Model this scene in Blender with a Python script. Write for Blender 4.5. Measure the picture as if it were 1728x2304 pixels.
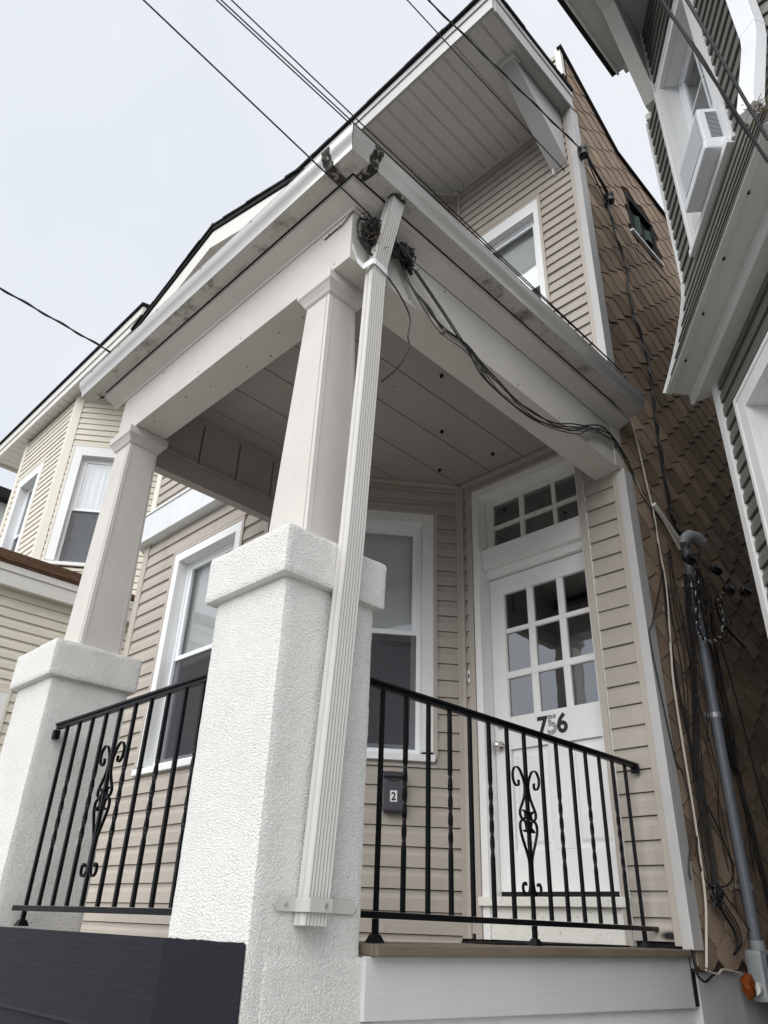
import bpy, bmesh, math, random
from mathutils import Vector, Matrix, noise
for o in list(bpy.data.objects): bpy.data.objects.remove(o, do_unlink=True)
S = bpy.context.scene; COL = S.collection
random.seed(7)
# ------------------------------------------------------------------ camera
YAW, PITCH, ROLL, FPX = 0.798954, 0.507213, 0.037144, 1677.95
H = 1.6                                                    # eye height above the pavement
f = Vector((-math.sin(YAW)*math.cos(PITCH), math.cos(YAW)*math.cos(PITCH), math.sin(PITCH)))
r = Vector((math.cos(YAW), math.sin(YAW), 0)); u = r.cross(f)
r2 = r*math.cos(ROLL)+u*math.sin(ROLL); u2 = -r*math.sin(ROLL)+u*math.cos(ROLL)
cam = bpy.data.objects.new('camera', bpy.data.cameras.new('camera')); COL.objects.link(cam)
cam.matrix_world = Matrix(((r2.x, u2.x, -f.x, 0), (r2.y, u2.y, -f.y, 0), (r2.z, u2.z, -f.z, H), (0, 0, 0, 1)))
cam.data.sensor_fit = 'HORIZONTAL'; cam.data.sensor_width = 36.0; cam.data.lens = FPX/1728*36
cam.data.clip_start = 0.05; cam.data.clip_end = 3000
S.camera = cam
# ------------------------------------------------------------------ sky, sun, exposure
SUN_EL, SUN_AZ = math.radians(45), math.radians(168)       # azimuth clockwise from +Y: the brightest part of the overcast is over the street
W = bpy.data.worlds.new('World'); S.world = W; W.use_nodes = True
nt = W.node_tree; nt.nodes.clear()
out = nt.nodes.new('ShaderNodeOutputWorld'); mix = nt.nodes.new('ShaderNodeMixShader')
b1 = nt.nodes.new('ShaderNodeBackground'); b2 = nt.nodes.new('ShaderNodeBackground')
sky = nt.nodes.new('ShaderNodeTexSky'); sky.sky_type = 'NISHITA'; sky.sun_disc = False
sky.sun_elevation = SUN_EL; sky.sun_rotation = SUN_AZ
b1.inputs[1].default_value = 0.05
tc = nt.nodes.new('ShaderNodeTexCoord'); nz = nt.nodes.new('ShaderNodeTexNoise'); rp = nt.nodes.new('ShaderNodeValToRGB')
nz.inputs['Scale'].default_value = 2.2; nz.inputs['Detail'].default_value = 4; nz.inputs['Roughness'].default_value = .45
rp.color_ramp.elements[0].position = .3; rp.color_ramp.elements[0].color = (.735, .785, .87, 1)
rp.color_ramp.elements[1].position = .72; rp.color_ramp.elements[1].color = (.885, .905, .935, 1)
b2.inputs[1].default_value = 0.41; mix.inputs[0].default_value = 0.92
L = nt.links.new
L(tc.outputs['Generated'], nz.inputs['Vector']); L(nz.outputs[0], rp.inputs[0]); L(rp.outputs[0], b2.inputs[0])
L(sky.outputs[0], b1.inputs[0]); L(b1.outputs[0], mix.inputs[1]); L(b2.outputs[0], mix.inputs[2]); L(mix.outputs[0], out.inputs[0])
sun = bpy.data.objects.new('sun', bpy.data.lights.new('sun', 'SUN')); COL.objects.link(sun)
sun.data.energy = 1.5; sun.data.angle = math.radians(75); sun.data.color = (1, .985, .96)
sd = Vector((math.sin(SUN_AZ)*math.cos(SUN_EL), math.cos(SUN_AZ)*math.cos(SUN_EL), math.sin(SUN_EL)))
sun.rotation_euler = sd.to_track_quat('Z', 'Y').to_euler(); sun.location = (-3, -8, 12)
S.view_settings.view_transform = 'Standard'; S.view_settings.look = 'None'
S.view_settings.exposure = 1.4; S.view_settings.gamma = 1; S.view_settings.use_curve_mapping = False
S.render.engine = 'CYCLES'; S.cycles.max_bounces = 8; S.cycles.use_denoising = True
# ------------------------------------------------------------------ materials
MATS = {}
def mat(name, col, rough=.6, spec=.4, var=.0, grain=None, gcol=.0, bump=.0, bscale=60, bdist=.004, stain=None, metal=0, coat=0, rnd=.0):
    """col base colour; grain = xyz noise scale for colour grain; stain = (colour, scale, lo, hi, strength)"""
    m = bpy.data.materials.new(name); m.use_nodes = True; t = m.node_tree; P = t.nodes['Principled BSDF']; N = t.nodes.new; K = t.links.new
    P.inputs['Roughness'].default_value = rough; P.inputs['Specular IOR Level'].default_value = spec; P.inputs['Metallic'].default_value = metal
    if coat: P.inputs['Coat Weight'].default_value = coat
    co = N('ShaderNodeTexCoord'); c = N('ShaderNodeRGB'); c.outputs[0].default_value = (*col, 1); cur = c.outputs[0]
    if rnd:
        oi = N('ShaderNodeObjectInfo'); hs = N('ShaderNodeHueSaturation'); mr = N('ShaderNodeMapRange')
        mr.inputs[3].default_value = 1-rnd; mr.inputs[4].default_value = 1+rnd
        K(oi.outputs['Random'], mr.inputs[0]); K(mr.outputs[0], hs.inputs['Value']); K(cur, hs.inputs['Color']); cur = hs.outputs[0]
    def ns(scale, det=4, rg=.6):
        mp = N('ShaderNodeMapping'); n = N('ShaderNodeTexNoise')
        mp.inputs['Scale'].default_value = scale if hasattr(scale, '__len__') else (scale,)*3
        n.inputs['Scale'].default_value = 1; n.inputs['Detail'].default_value = det; n.inputs['Roughness'].default_value = rg
        K(co.outputs['Object'], mp.inputs[0]); K(mp.outputs[0], n.inputs['Vector']); return n.outputs[0]
    if var:
        n = ns(2.3); hs = N('ShaderNodeHueSaturation'); mr = N('ShaderNodeMapRange'); mr.inputs[1].default_value = .3; mr.inputs[2].default_value = .7
        mr.inputs[3].default_value = 1-var; mr.inputs[4].default_value = 1+var
        K(n, mr.inputs[0]); K(mr.outputs[0], hs.inputs['Value']); K(cur, hs.inputs['Color']); cur = hs.outputs[0]
    if grain:
        n = ns(grain, 6, .7); hs = N('ShaderNodeHueSaturation'); mr = N('ShaderNodeMapRange'); mr.inputs[1].default_value = .3; mr.inputs[2].default_value = .7
        mr.inputs[3].default_value = 1-gcol; mr.inputs[4].default_value = 1+gcol
        K(n, mr.inputs[0]); K(mr.outputs[0], hs.inputs['Value']); K(cur, hs.inputs['Color']); cur = hs.outputs[0]
    for st in ([stain] if stain and not isinstance(stain, list) else stain or []):
        n = ns(st[1], 6, .68); mr = N('ShaderNodeMapRange'); mr.inputs[1].default_value = st[2]; mr.inputs[2].default_value = st[3]; mr.inputs[4].default_value = st[4]
        mx = N('ShaderNodeMix'); mx.data_type = 'RGBA'; mx.inputs[7].default_value = (*st[0], 1)
        K(n, mr.inputs[0]); K(mr.outputs[0], mx.inputs[0]); K(cur, mx.inputs[6]); cur = mx.outputs[2]
    K(cur, P.inputs['Base Color'])
    if bump:
        n = ns(bscale if hasattr(bscale, '__len__') else bscale, 5, .6); b = N('ShaderNodeBump'); b.inputs['Strength'].default_value = bump; b.inputs['Distance'].default_value = bdist
        K(n, b.inputs['Height']); K(b.outputs[0], P.inputs['Normal'])
    MATS[name] = m; return m
def glass(name, tint=(.9, .95, .95), refl=.06):
    m = bpy.data.materials.new(name); m.use_nodes = True; t = m.node_tree; t.nodes.clear(); N = t.nodes.new; K = t.links.new
    o = N('ShaderNodeOutputMaterial'); mx = N('ShaderNodeMixShader'); tr = N('ShaderNodeBsdfTransparent'); gl = N('ShaderNodeBsdfGlossy'); fr = N('ShaderNodeLayerWeight'); ad = N('ShaderNodeMath')
    tr.inputs[0].default_value = (*tint, 1); gl.inputs['Roughness'].default_value = .015
    ad.operation = 'ADD'; ad.inputs[1].default_value = refl; pw = N('ShaderNodeMath'); pw.operation = 'POWER'; pw.inputs[1].default_value = 4; ml = N('ShaderNodeMath'); ml.operation = 'MULTIPLY'; ml.inputs[1].default_value = .55
    co = N('ShaderNodeTexCoord'); n = N('ShaderNodeTexNoise'); n.inputs['Scale'].default_value = 3; b = N('ShaderNodeBump'); b.inputs['Strength'].default_value = .05; b.inputs['Distance'].default_value = .02
    K(co.outputs['Object'], n.inputs['Vector']); K(n.outputs[0], b.inputs['Height']); K(b.outputs[0], gl.inputs['Normal'])
    K(fr.outputs['Facing'], pw.inputs[0]); K(pw.outputs[0], ml.inputs[0]); K(ml.outputs[0], ad.inputs[0]); K(ad.outputs[0], mx.inputs[0]); K(tr.outputs[0], mx.inputs[1]); K(gl.outputs[0], mx.inputs[2]); K(mx.outputs[0], o.inputs[0])
    MATS[name] = m; return m
SG = (2.2, 2.2, 160)     # streaks running along a board
mat('siding', (.405, .368, .325), .5, .35, var=.07, grain=SG, gcol=.06, bump=.12, bscale=SG, rnd=.035, stain=[((.22, .195, .165), (5, 5, 2.2), .57, .80, .5), ((.17, .15, .13), (16, 16, 1.2), .60, .80, .35)])
mat('siding_trim', (.43, .39, .345), .5, .35, var=.05)
mat('cream', (.68, .645, .555), .5, .35, var=.03, grain=SG, gcol=.03, bump=.1, bscale=SG, rnd=.02)
mat('cream_trim', (.70, .67, .59), .5, .35, var=.03)
mat('grey_siding', (.135, .136, .120), .45, .4, var=.04, grain=SG, gcol=.05, bump=.12, bscale=SG, rnd=.03)
mat('white_trim', (.76, .77, .77), .45, .4, var=.03, stain=((.42, .40, .36), (7, 7, 3), .62, .85, .35))
mat('white_vinyl', (.82, .84, .86), .3, .5, var=.02)
mat('door_paint', (.80, .80, .79), .42, .45, var=.03, bump=.12, bscale=(40, 40, 14), stain=((.5, .48, .44), (9, 9, 5), .66, .85, .4))
mat('old_paint', (.74, .73, .68), .6, .3, var=.05, bump=.5, bscale=(60, 40, 60), stain=((.30, .26, .21), (26, 26, 40), .58, .70, .7))
mat('offwhite', (.55, .525, .49), .5, .4, var=.05, grain=(3, 3, 3), gcol=.03, bump=.05, bscale=9, stain=[((.33, .30, .26), (6, 6, 6), .60, .86, .4), ((.30, .27, .23), (22, 22, 1.4), .58, .80, .3), ((.16, .14, .12), (75, 75, 75), .68, .74, .45)])
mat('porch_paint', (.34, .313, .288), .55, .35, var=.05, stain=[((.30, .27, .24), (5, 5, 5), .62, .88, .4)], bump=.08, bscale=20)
mat('gutter_dirty', (.46, .44, .41), .45, .4, var=.06, stain=[((.07, .06, .042), (4.5, 4.5, 9), .53, .68, .9), ((.24, .21, .17), (26, 26, 10), .54, .76, .5), ((.13, .12, .10), (70, 70, 40), .60, .70, .5)])
mat('gutter', (.60, .59, .57), .26, .6, var=.05, metal=.5, stain=((.25, .23, .20), (26, 26, 14), .62, .8, .35))
mat('tar', (.030, .027, .023), .75, .2, var=.3, bump=.6, bscale=80, stain=[((.36, .34, .31), (34, 34, 34), .52, .60, .85), ((.10, .09, .08), 80, .5, .7, .6)])
mat('stucco', (.92, .912, .885), .9, .15, var=.03, grain=95, gcol=.10, bump=.8, bscale=155, bdist=.03, stain=[((.26, .245, .22), 120, .62, .67, .5), ((.56, .52, .46), (2.6, 2.6, 1.4), .56, .82, .3), ((.52, .49, .44), (20, 20, 1.5), .60, .80, .22)])
mat('stucco_smooth', (.73, .735, .73), .85, .2, var=.04, bump=.5, bscale=70, bdist=.008, stain=((.52, .50, .46), (4, 4, 3), .6, .8, .35))
mat('crack', (.42, .40, .36), .9, .1)
mat('navy', (.0125, .0138, .0185), .5, .16, var=.08, grain=(3, 3, 60), gcol=.02, bump=.45, bscale=(2.6, 2.6, 46), bdist=.008)
mat('navy_stucco', (.0125, .0138, .0185), .7, .14, var=.06, bump=.6, bscale=95, bdist=.008)
mat('base_white', (.58, .585, .575), .5, .35, var=.03, grain=(2.5, 2.5, 55), gcol=.015, bump=.28, bscale=(2.2, 2.2, 44), bdist=.008, stain=((.35, .34, .31), (9, 9, 9), .66, .8, .4))
mat('deck', (.165, .130, .10), .6, .3, var=.08, grain=(40, 4, 40), gcol=.15, bump=.2, bscale=(60, 6, 60))
mat('iron', (.004, .0045, .006), .36, .2, var=.2, bump=.25, bscale=140, bdist=.002)
mat('shingle', (.32, .240, .178), .95, .12, grain=170, gcol=.5, bump=.5, bscale=220, rnd=.28, var=.2, stain=((.10, .075, .055), (3, 3, 1.2), .56, .8, .5))
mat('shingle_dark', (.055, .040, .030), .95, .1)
mat('roof_dark', (.022, .022, .023), .95, .15, grain=120, gcol=.5, bump=.5, bscale=140, rnd=.2)
mat('roof_brown', (.115, .070, .045), .95, .15, grain=(14, 14, 160), gcol=.5, bump=.6, bscale=140, rnd=.2)
mat('soffit', (.66, .645, .61), .5, .35, var=.03)
mat('soffit_white', (.68, .67, .63), .5, .35, var=.03)
mat('grey_panel', (.50, .505, .49), .55, .35, var=.05, stain=((.18, .17, .15), 5, .62, .85, .4))
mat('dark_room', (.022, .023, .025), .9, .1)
mat('room_grey', (.22, .235, .25), .9, .1)
mat('blind', (.80, .81, .80), .55, .3)
mat('curtain', (.50, .55, .62), .85, .1, var=.1)
mat('screen', (.075, .078, .085), .75, .2, grain=(300, 300, 300), gcol=.15)
mat('mailbox', (.052, .052, .062), .35, .45, var=.05)
mat('label_white', (.8, .8, .79), .5, .3); mat('ink', (.02, .02, .022), .5, .3)
mat('ink_worn', (.16, .16, .165), .6, .2, stain=((.72, .72, .71), (110, 110, 110), .50, .56, 1.0))
mat('steel', (.55, .53, .50), .25, .5, metal=1)
mat('cable', (.012, .012, .013), .45, .45); mat('cable_grey', (.13, .12, .11), .5, .4, var=.2); mat('cable_pale', (.52, .48, .42), .55, .35, var=.1)
mat('conduit', (.135, .15, .175), .45, .4, var=.08, stain=((.07, .07, .075), (8, 8, 4), .6, .8, .5))
mat('pvc_grey', (.27, .29, .30), .45, .4, var=.05); mat('zinc', (.42, .43, .44), .4, .5, metal=.6)
mat('orange', (.20, .052, .012), .9, .1, bump=1, bscale=60, bdist=.01)
mat('straw', (.15, .112, .07), .95, .1, rnd=.3); mat('twig', (.055, .045, .035), .95, .1)
mat('concrete', (.42, .41, .39), .9, .15, var=.08, grain=60, gcol=.1); mat('asphalt', (.05, .05, .052), .95, .15, grain=90, gcol=.3)
mat('foundation', (.50, .505, .50), .85, .2, var=.06, bump=.4, bscale=40, stain=((.28, .27, .25), (4, 4, 4), .58, .8, .5))
mat('ac_white', (.72, .745, .78), .4, .4, var=.02); mat('ac_dark', (.05, .055, .065), .6, .3)
mat('rubber', (.02, .02, .02), .9, .1); mat('green_net', (.05, .075, .065), .8, .1)
glass('glass', (.94, .955, .955), .10); glass('glass_dark', (.66, .69, .71), .24)
mat('corner_grey', (.47, .465, .455), .45, .4, var=.05)
mat('ink_smear', (.02, .022, .03), .7, .2)
mat('lap_shadow', (.02, .02, .02), .95, .05)  # near-black wall backing; shows between siding boards as painted lap shadow
mat('ds_paint', (.50, .49, .47), .45, .4, var=.04, stain=[((.40, .37, .33), (18, 18, 1.6), .56, .78, .45), ((.2, .18, .16), (60, 60, 20), .66, .74, .5)])
mat('bay_metal', (.66, .68, .69), .4, .45, var=.05, stain=[((.34, .30, .22), (9, 9, 1.2), .55, .80, .5)])
# ------------------------------------------------------------------ mesh helpers
UP = Vector((0, 0, 1))
class Fr:
    """wall frame: a along the wall, b outward, c up (world z)"""
    def __init__(s, o, u):
        s.o = Vector((o[0], o[1], 0)); s.u = Vector((u[0], u[1], 0)).normalized(); s.n = Vector((s.u.y, -s.u.x, 0))
    def P(s, a, b, c): return s.o+s.u*a+s.n*b+UP*c
class MB:
    def __init__(s): s.v = []; s.f = []
    def add(s, vs, fs):
        k = len(s.v); s.v += [tuple(x) for x in vs]; s.f += [tuple(i+k for i in q) for q in fs]; return s
    def hexa(s, p):      # 8 corners: bottom loop 0-3, top loop 4-7
        return s.add(p, [(3, 2, 1, 0), (4, 5, 6, 7), (0, 1, 5, 4), (1, 2, 6, 5), (2, 3, 7, 6), (3, 0, 4, 7)])
    def box(s, x0, x1, y0, y1, z0, z1):
        return s.hexa([(x0, y0, z0), (x1, y0, z0), (x1, y1, z0), (x0, y1, z0), (x0, y0, z1), (x1, y0, z1), (x1, y1, z1), (x0, y1, z1)])
    def fb(s, F, a0, a1, b0, b1, c0, c1):
        P = F.P; return s.hexa([P(a0, b1, c0), P(a1, b1, c0), P(a1, b0, c0), P(a0, b0, c0), P(a0, b1, c1), P(a1, b1, c1), P(a1, b0, c1), P(a0, b0, c1)])
    def prism(s, pts, vec):
        n = len(pts); vec = Vector(vec); a = [Vector(p) for p in pts]; b = [p+vec for p in a]
        return s.add(a+b, [tuple(range(n)), tuple(range(2*n-1, n-1, -1))]+[(i, i+n, (i+1) % n+n, (i+1) % n) for i in range(n)])
    def loft(s, A, B):   # two closed loops
        n = len(A); return s.add(list(A)+list(B), [tuple(range(n)), tuple(range(2*n-1, n-1, -1))]+[(i, i+n, (i+1) % n+n, (i+1) % n) for i in range(n)])
    def loops(s, Ls):
        n = len(Ls[0]); k = len(Ls); fs = [tuple(range(n)), tuple(range(k*n-1, (k-1)*n-1, -1))]
        for j in range(k-1):
            for i in range(n): fs.append((j*n+i, (j+1)*n+i, (j+1)*n+(i+1) % n, j*n+(i+1) % n))
        return s.add([p for l in Ls for p in l], fs)
    def tube(s, pts, rad, n=6, rads=None):
        pts = [Vector(p) for p in pts]; Ls = []; t = (pts[1]-pts[0]).normalized(); nrm = t.orthogonal().normalized()
        for i, p in enumerate(pts):
            t2 = (pts[min(i+1, len(pts)-1)]-pts[max(i-1, 0)]).normalized()
            nrm = (nrm-t2*nrm.dot(t2)); nrm = nrm.normalized() if nrm.length > 1e-6 else t2.orthogonal().normalized(); bn = t2.cross(nrm)
            rr = rads[i] if rads else rad
            Ls.append([p+(nrm*math.cos(2*math.pi*k/n)+bn*math.sin(2*math.pi*k/n))*rr for k in range(n)])
        return s.loops(Ls)
    def sweep(s, pts, side, w, th):   # flat bar: rectangular section, width w along `side`
        pts = [Vector(p) for p in pts]; side = Vector(side).normalized(); Ls = []
        for i, p in enumerate(pts):
            t = (pts[min(i+1, len(pts)-1)]-pts[max(i-1, 0)]).normalized(); n = t.cross(side).normalized()
            Ls.append([p+side*w/2+n*th/2, p+side*w/2-n*th/2, p-side*w/2-n*th/2, p-side*w/2+n*th/2])
        return s.loops(Ls)
def obj(name, mb, m, parent=None, bev=0, smooth=False, label=None):
    me = bpy.data.meshes.new(name); me.from_pydata(mb.v, [], mb.f)
    bm = bmesh.new(); bm.from_mesh(me); bmesh.ops.recalc_face_normals(bm, faces=bm.faces)
    if bev:
        es = [e for e in bm.edges if len(e.link_faces) == 2 and e.calc_face_angle(0) > .5]
        bmesh.ops.bevel(bm, geom=es, offset=bev, segments=2, affect='EDGES', profile=.6, clamp_overlap=True)
    bm.to_mesh(me); bm.free()
    me.materials.append(MATS[m] if isinstance(m, str) else m)
    if smooth:
        for p in me.polygons: p.use_smooth = True
        me.set_sharp_from_angle(angle=.75)
    o = bpy.data.objects.new(name, me); COL.objects.link(o)
    if parent is not None:
        o.parent = parent
        if parent.type == 'EMPTY': o.matrix_parent_inverse = Matrix.Translation(-parent.location)
    if label: o['label'] = label
    return o
def thing(name, label, cat, loc, group=None):
    o = bpy.data.objects.new(name, None); COL.objects.link(o); o.location = loc; o.empty_display_size = .2
    o['label'] = label; o['category'] = cat
    if group: o['group'] = group
    return o
def tag(o, label, cat, group=None):
    o['label'] = label; o['category'] = cat
    if group: o['group'] = group
    return o
def spline(P, k=6):
    P = [Vector(p) for p in P]; out = []
    for i in range(len(P)-1):
        p0, p1, p2, p3 = P[max(i-1, 0)], P[i], P[i+1], P[min(i+2, len(P)-1)]
        for j in range(k):
            t = j/k; out.append(.5*((2*p1)+(p2-p0)*t+(2*p0-5*p1+4*p2-p3)*t*t+(3*p1-p0-3*p2+p3)*t**3))
    return out+[P[-1]]
def text(s, F, a, b, c, h, m, parent, name='digit', sx=.62, bold=.018):
    cu = bpy.data.curves.new('t', 'FONT'); cu.body = s; cu.size = 1; cu.offset = bold; cu.extrude = .004; cu.align_x = 'CENTER'
    to = bpy.data.objects.new('t', cu); COL.objects.link(to); bpy.context.view_layer.update()
    me = bpy.data.meshes.new_from_object(to.evaluated_get(bpy.context.evaluated_depsgraph_get())); bpy.data.objects.remove(to)
    k = h/.70
    for v in me.vertices: x, y, z = v.co; v.co = F.P(a+x*k*sx, b+z*.4, c+y*k)
    me.materials.append(MATS[m]); me.name = name; o = bpy.data.objects.new(name, me); COL.objects.link(o); o.parent = parent
    if parent.type == 'EMPTY': o.matrix_parent_inverse = Matrix.Translation(-parent.location)
    return o
def wall(F, a0, a1, c0, c1, holes=(), th=.10, b1=0.0):
    """backing of a wall, with openings left out"""
    mb = MB(); A = sorted({a0, a1, *[x for h in holes for x in h[:2]]}); Cc = sorted({c0, c1, *[x for h in holes for x in h[2:]]})
    A = [x for x in A if a0 <= x <= a1]; Cc = [x for x in Cc if c0 <= x <= c1]
    for i in range(len(A)-1):
        for j in range(len(Cc)-1):
            x, z = (A[i]+A[i+1])/2, (Cc[j]+Cc[j+1])/2
            if any(h[0] < x < h[1] and h[2] < z < h[3] for h in holes): continue
            mb.fb(F, A[i], A[i+1], b1-th, b1, Cc[j], Cc[j+1])
    return mb
def siding(F, a0, a1, c0, c1, h, m, parent, holes=(), zref=None, proud=.019, gap=.0042):  # gap: invented slit between courses, baring the black backing as a lap shadow
    """one object for each course of dutch-lap siding, cut round the openings"""
    k = math.floor((c0-zref)/h) if zref is not None else 0
    z = zref+k*h if zref is not None else c0
    while z < c1-.01:
        lo, hi = max(z, c0), min(z+h, c1)
        if hi-lo > .012:
            segs = [(a0, a1, lo, hi)]
            for q in holes:
                new = []
                for g0, g1, l_, h_ in segs:
                    if h_ <= q[2] or l_ >= q[3] or g1 <= q[0] or g0 >= q[1]: new.append((g0, g1, l_, h_)); continue
                    if q[0]-g0 > .004: new.append((g0, q[0], l_, h_))
                    if g1-q[1] > .004: new.append((q[1], g1, l_, h_))
                    m0, m1 = max(g0, q[0]), min(g1, q[1])
                    if q[2]-l_ > .012: new.append((m0, m1, l_, q[2]))
                    if h_-q[3] > .012: new.append((m0, m1, q[3], h_))
                segs = new
            for s0, s1, l_, h_ in segs:
                prof = [(0, l_), (proud*(.97 if l_ == lo else .5), l_)]
                for b, q in ((proud, .03), (proud*.80, .56), (proud*.25, .76), (proud*.2, 1-gap/h)):
                    zz = z+q*h
                    if l_+.004 < zz < h_-.0005: prof.append((b, zz))
                if h_ < z+h-.001: prof.append((proud*.4, h_-.001))
                prof.append((0, prof[-1][1]))
                cuts = [s0, s1]
                if s1-s0 > .8 and random.random() < .4: cuts = [s0, s0+(s1-s0)*random.uniform(.25, .75), s1]
                for k in range(len(cuts)-1):
                    e0, e1 = cuts[k], cuts[k+1]+(.02 if k+2 < len(cuts) else 0); lift = .0016*(k % 2); mb = MB(); j0, j1, t0, t1 = (random.uniform(-.0012, .0012) for _ in range(4))
                    mb.loft([F.P(e0, b+.0015+(j0+lift)*(b > 0), c+t0*(c < h_-.01)) for b, c in prof], [F.P(e1, b+.0015+(j1+lift)*(b > 0), c+t1*(c < h_-.01)) for b, c in prof]); obj('siding_board', mb, m, parent)
        z += h
def window(name, F, a0, a1, c0, c1, parent, jmat='siding_trim', cas=.085, deep=.10, inside='blind', jw=.03, label=None, lowscreen=True, muntin=0, cmat='white_trim', sill=True, topcas=None):
    """double hung window; a0..c1 = outer edge of the trim strip. Returns the inner opening"""
    tcas = topcas or cas
    i0, i1, k0, k1 = a0+jw+cas, a1-jw-cas, c0+.09, c1-jw-tcas
    mb = MB(); j0, j1, l1 = a0+jw, a1-jw, c1-jw
    mb.fb(F, j0, i0, -.02, .022, k0, l1); mb.fb(F, i1, j1, -.02, .022, k0, l1); mb.fb(F, i0, i1, -.02, .0215, k1, l1)
    t = .014
    mb.fb(F, i0-t, i0, -deep-.05, -.021, k0, k1); mb.fb(F, i1, i1+t, -deep-.05, -.021, k0, k1); mb.fb(F, i0-t, i1+t, -deep-.05, -.021, k1, k1+t)
    w = obj(name, mb, cmat, parent, bev=.002, label=label)
    mb = MB(); mb.fb(F, a0, j0, 0, .027, c0+.04, c1); mb.fb(F, j1, a1, 0, .027, c0+.04, c1); mb.fb(F, j0, j1, 0, .026, l1, c1); obj('trim_strip', mb, jmat, w)
    if sill:
        mb = MB(); mb.hexa([F.P(j0-.01, .05, c0+.02), F.P(j1+.01, .05, c0+.02), F.P(j1+.01, -deep, c0+.02), F.P(j0-.01, -deep, c0+.02), F.P(j0-.01, .05, k0-.022), F.P(j1+.01, .05, k0-.022), F.P(j1+.01, -deep, k0-.001), F.P(j0-.01, -deep, k0-.001)]); obj('window_sill', mb, cmat, w, bev=.003)
    fr = .03; mb = MB()
    for q in ((i0, i0+fr, k0, k1), (i1-fr, i1, k0, k1), (i0+fr, i1-fr, k1-fr, k1), (i0+fr, i1-fr, k0, k0+fr)): mb.fb(F, q[0], q[1], -deep-.045, -deep+.02, q[2], q[3])
    obj('frame', mb, 'white_vinyl', w, bev=.002)
    m0, m1 = i0+fr, i1-fr; n0, n1 = k0+fr, k1-fr; mid = (n0+n1)/2
    for up in (1, 0):
        z0, z1, b0, b1 = (mid-.02, n1, -deep-.018, -deep+.008) if up else (n0, mid+.015, -deep-.043, -deep-.019)
        sw = .038; mb = MB()
        for q in ((m0, m0+sw, z0, z1), (m1-sw, m1, z0, z1), (m0+sw, m1-sw, z1-sw, z1), (m0+sw, m1-sw, z0, z0+sw)): mb.fb(F, q[0], q[1], b0, b1, q[2], q[3])
        for q in range(muntin):
            a = m0+(m1-m0)*(q+1)/(muntin+1); mb.fb(F, a-.009, a+.009, b0+.004, b1-.004, z0+sw, z1-sw)
        if muntin: zc = (z0+z1)/2; mb.fb(F, m0+sw, m1-sw, b0+.005, b1-.005, zc-.009, zc+.009)
        s = obj('sash', mb, 'white_vinyl', w, bev=.002)
        mb = MB(); mb.fb(F, m0+sw-.005, m1-sw+.005, (b0+b1)/2-.003, (b0+b1)/2+.003, z0+sw-.005, z1-sw+.005); obj('pane', mb, 'glass', w)
    if lowscreen:
        mb = MB(); mb.fb(F, m0, m1, -deep-.005, -deep-.002, n0, mid-.022)
        sc = MATS['screen_mesh'] if 'screen_mesh' in MATS else None
        obj('insect_screen', mb, sc or 'screen', w)
    bb = -deep-.075
    if inside == 'blind':
        mb = MB(); z = k1-.03
        while z > (mid-.05 if lowscreen else k0+.02):
            mb.hexa([F.P(m0-.01, bb-.004, z-.012), F.P(m1+.01, bb-.004, z-.012), F.P(m1+.01, bb-.0055, z-.012), F.P(m0-.01, bb-.0055, z-.012), F.P(m0-.01, bb+.006, z+.011), F.P(m1+.01, bb+.006, z+.011), F.P(m1+.01, bb+.0045, z+.011), F.P(m0-.01, bb+.0045, z+.011)]); z -= .027
        o = obj('blind', mb, 'blind', w)
    elif inside == 'curtain':
        n = 40; top = [F.P(m0-.02+(m1-m0+.04)*i/n, bb+.02*math.sin(i*1.1)+.008*math.sin(i*2.7), k1) for i in range(n+1)]
        bot = [p-UP*(k1-k0) for p in top]; mb = MB(); mb.add(top+bot, [(i, i+1, n+2+i, n+1+i) for i in range(n)]); obj('curtain', mb, 'curtain', w)
    mb = MB(); mb.fb(F, i0-.05, i1+.05, bb-.32, bb-.28, k0-.05, k1+.05)
    for q in ((i0-.05, i0-.03), (i1+.03, i1+.05)): mb.fb(F, q[0], q[1], bb-.28, -deep-.05, k0-.05, k1+.05)
    mb.fb(F, i0-.03, i1+.03, bb-.28, -deep-.05, k1+.03, k1+.05); mb.fb(F, i0-.03, i1+.03, bb-.28, -deep-.05, k0-.05, k0-.03)
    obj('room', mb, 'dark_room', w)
    return (i0-.014, i1+.014, k0-.06, k1+.014)
# see-through insect screen
m = bpy.data.materials.new('screen_mesh'); m.use_nodes = True; t = m.node_tree; t.nodes.clear()
o_ = t.nodes.new('ShaderNodeOutputMaterial'); mx_ = t.nodes.new('ShaderNodeMixShader'); tr_ = t.nodes.new('ShaderNodeBsdfTransparent'); df_ = t.nodes.new('ShaderNodeBsdfDiffuse')
df_.inputs[0].default_value = (.085, .088, .095, 1); mx_.inputs[0].default_value = .38
t.links.new(tr_.outputs[0], mx_.inputs[1]); t.links.new(df_.outputs[0], mx_.inputs[2]); t.links.new(mx_.outputs[0], o_.inputs[0]); MATS['screen_mesh'] = m

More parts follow.
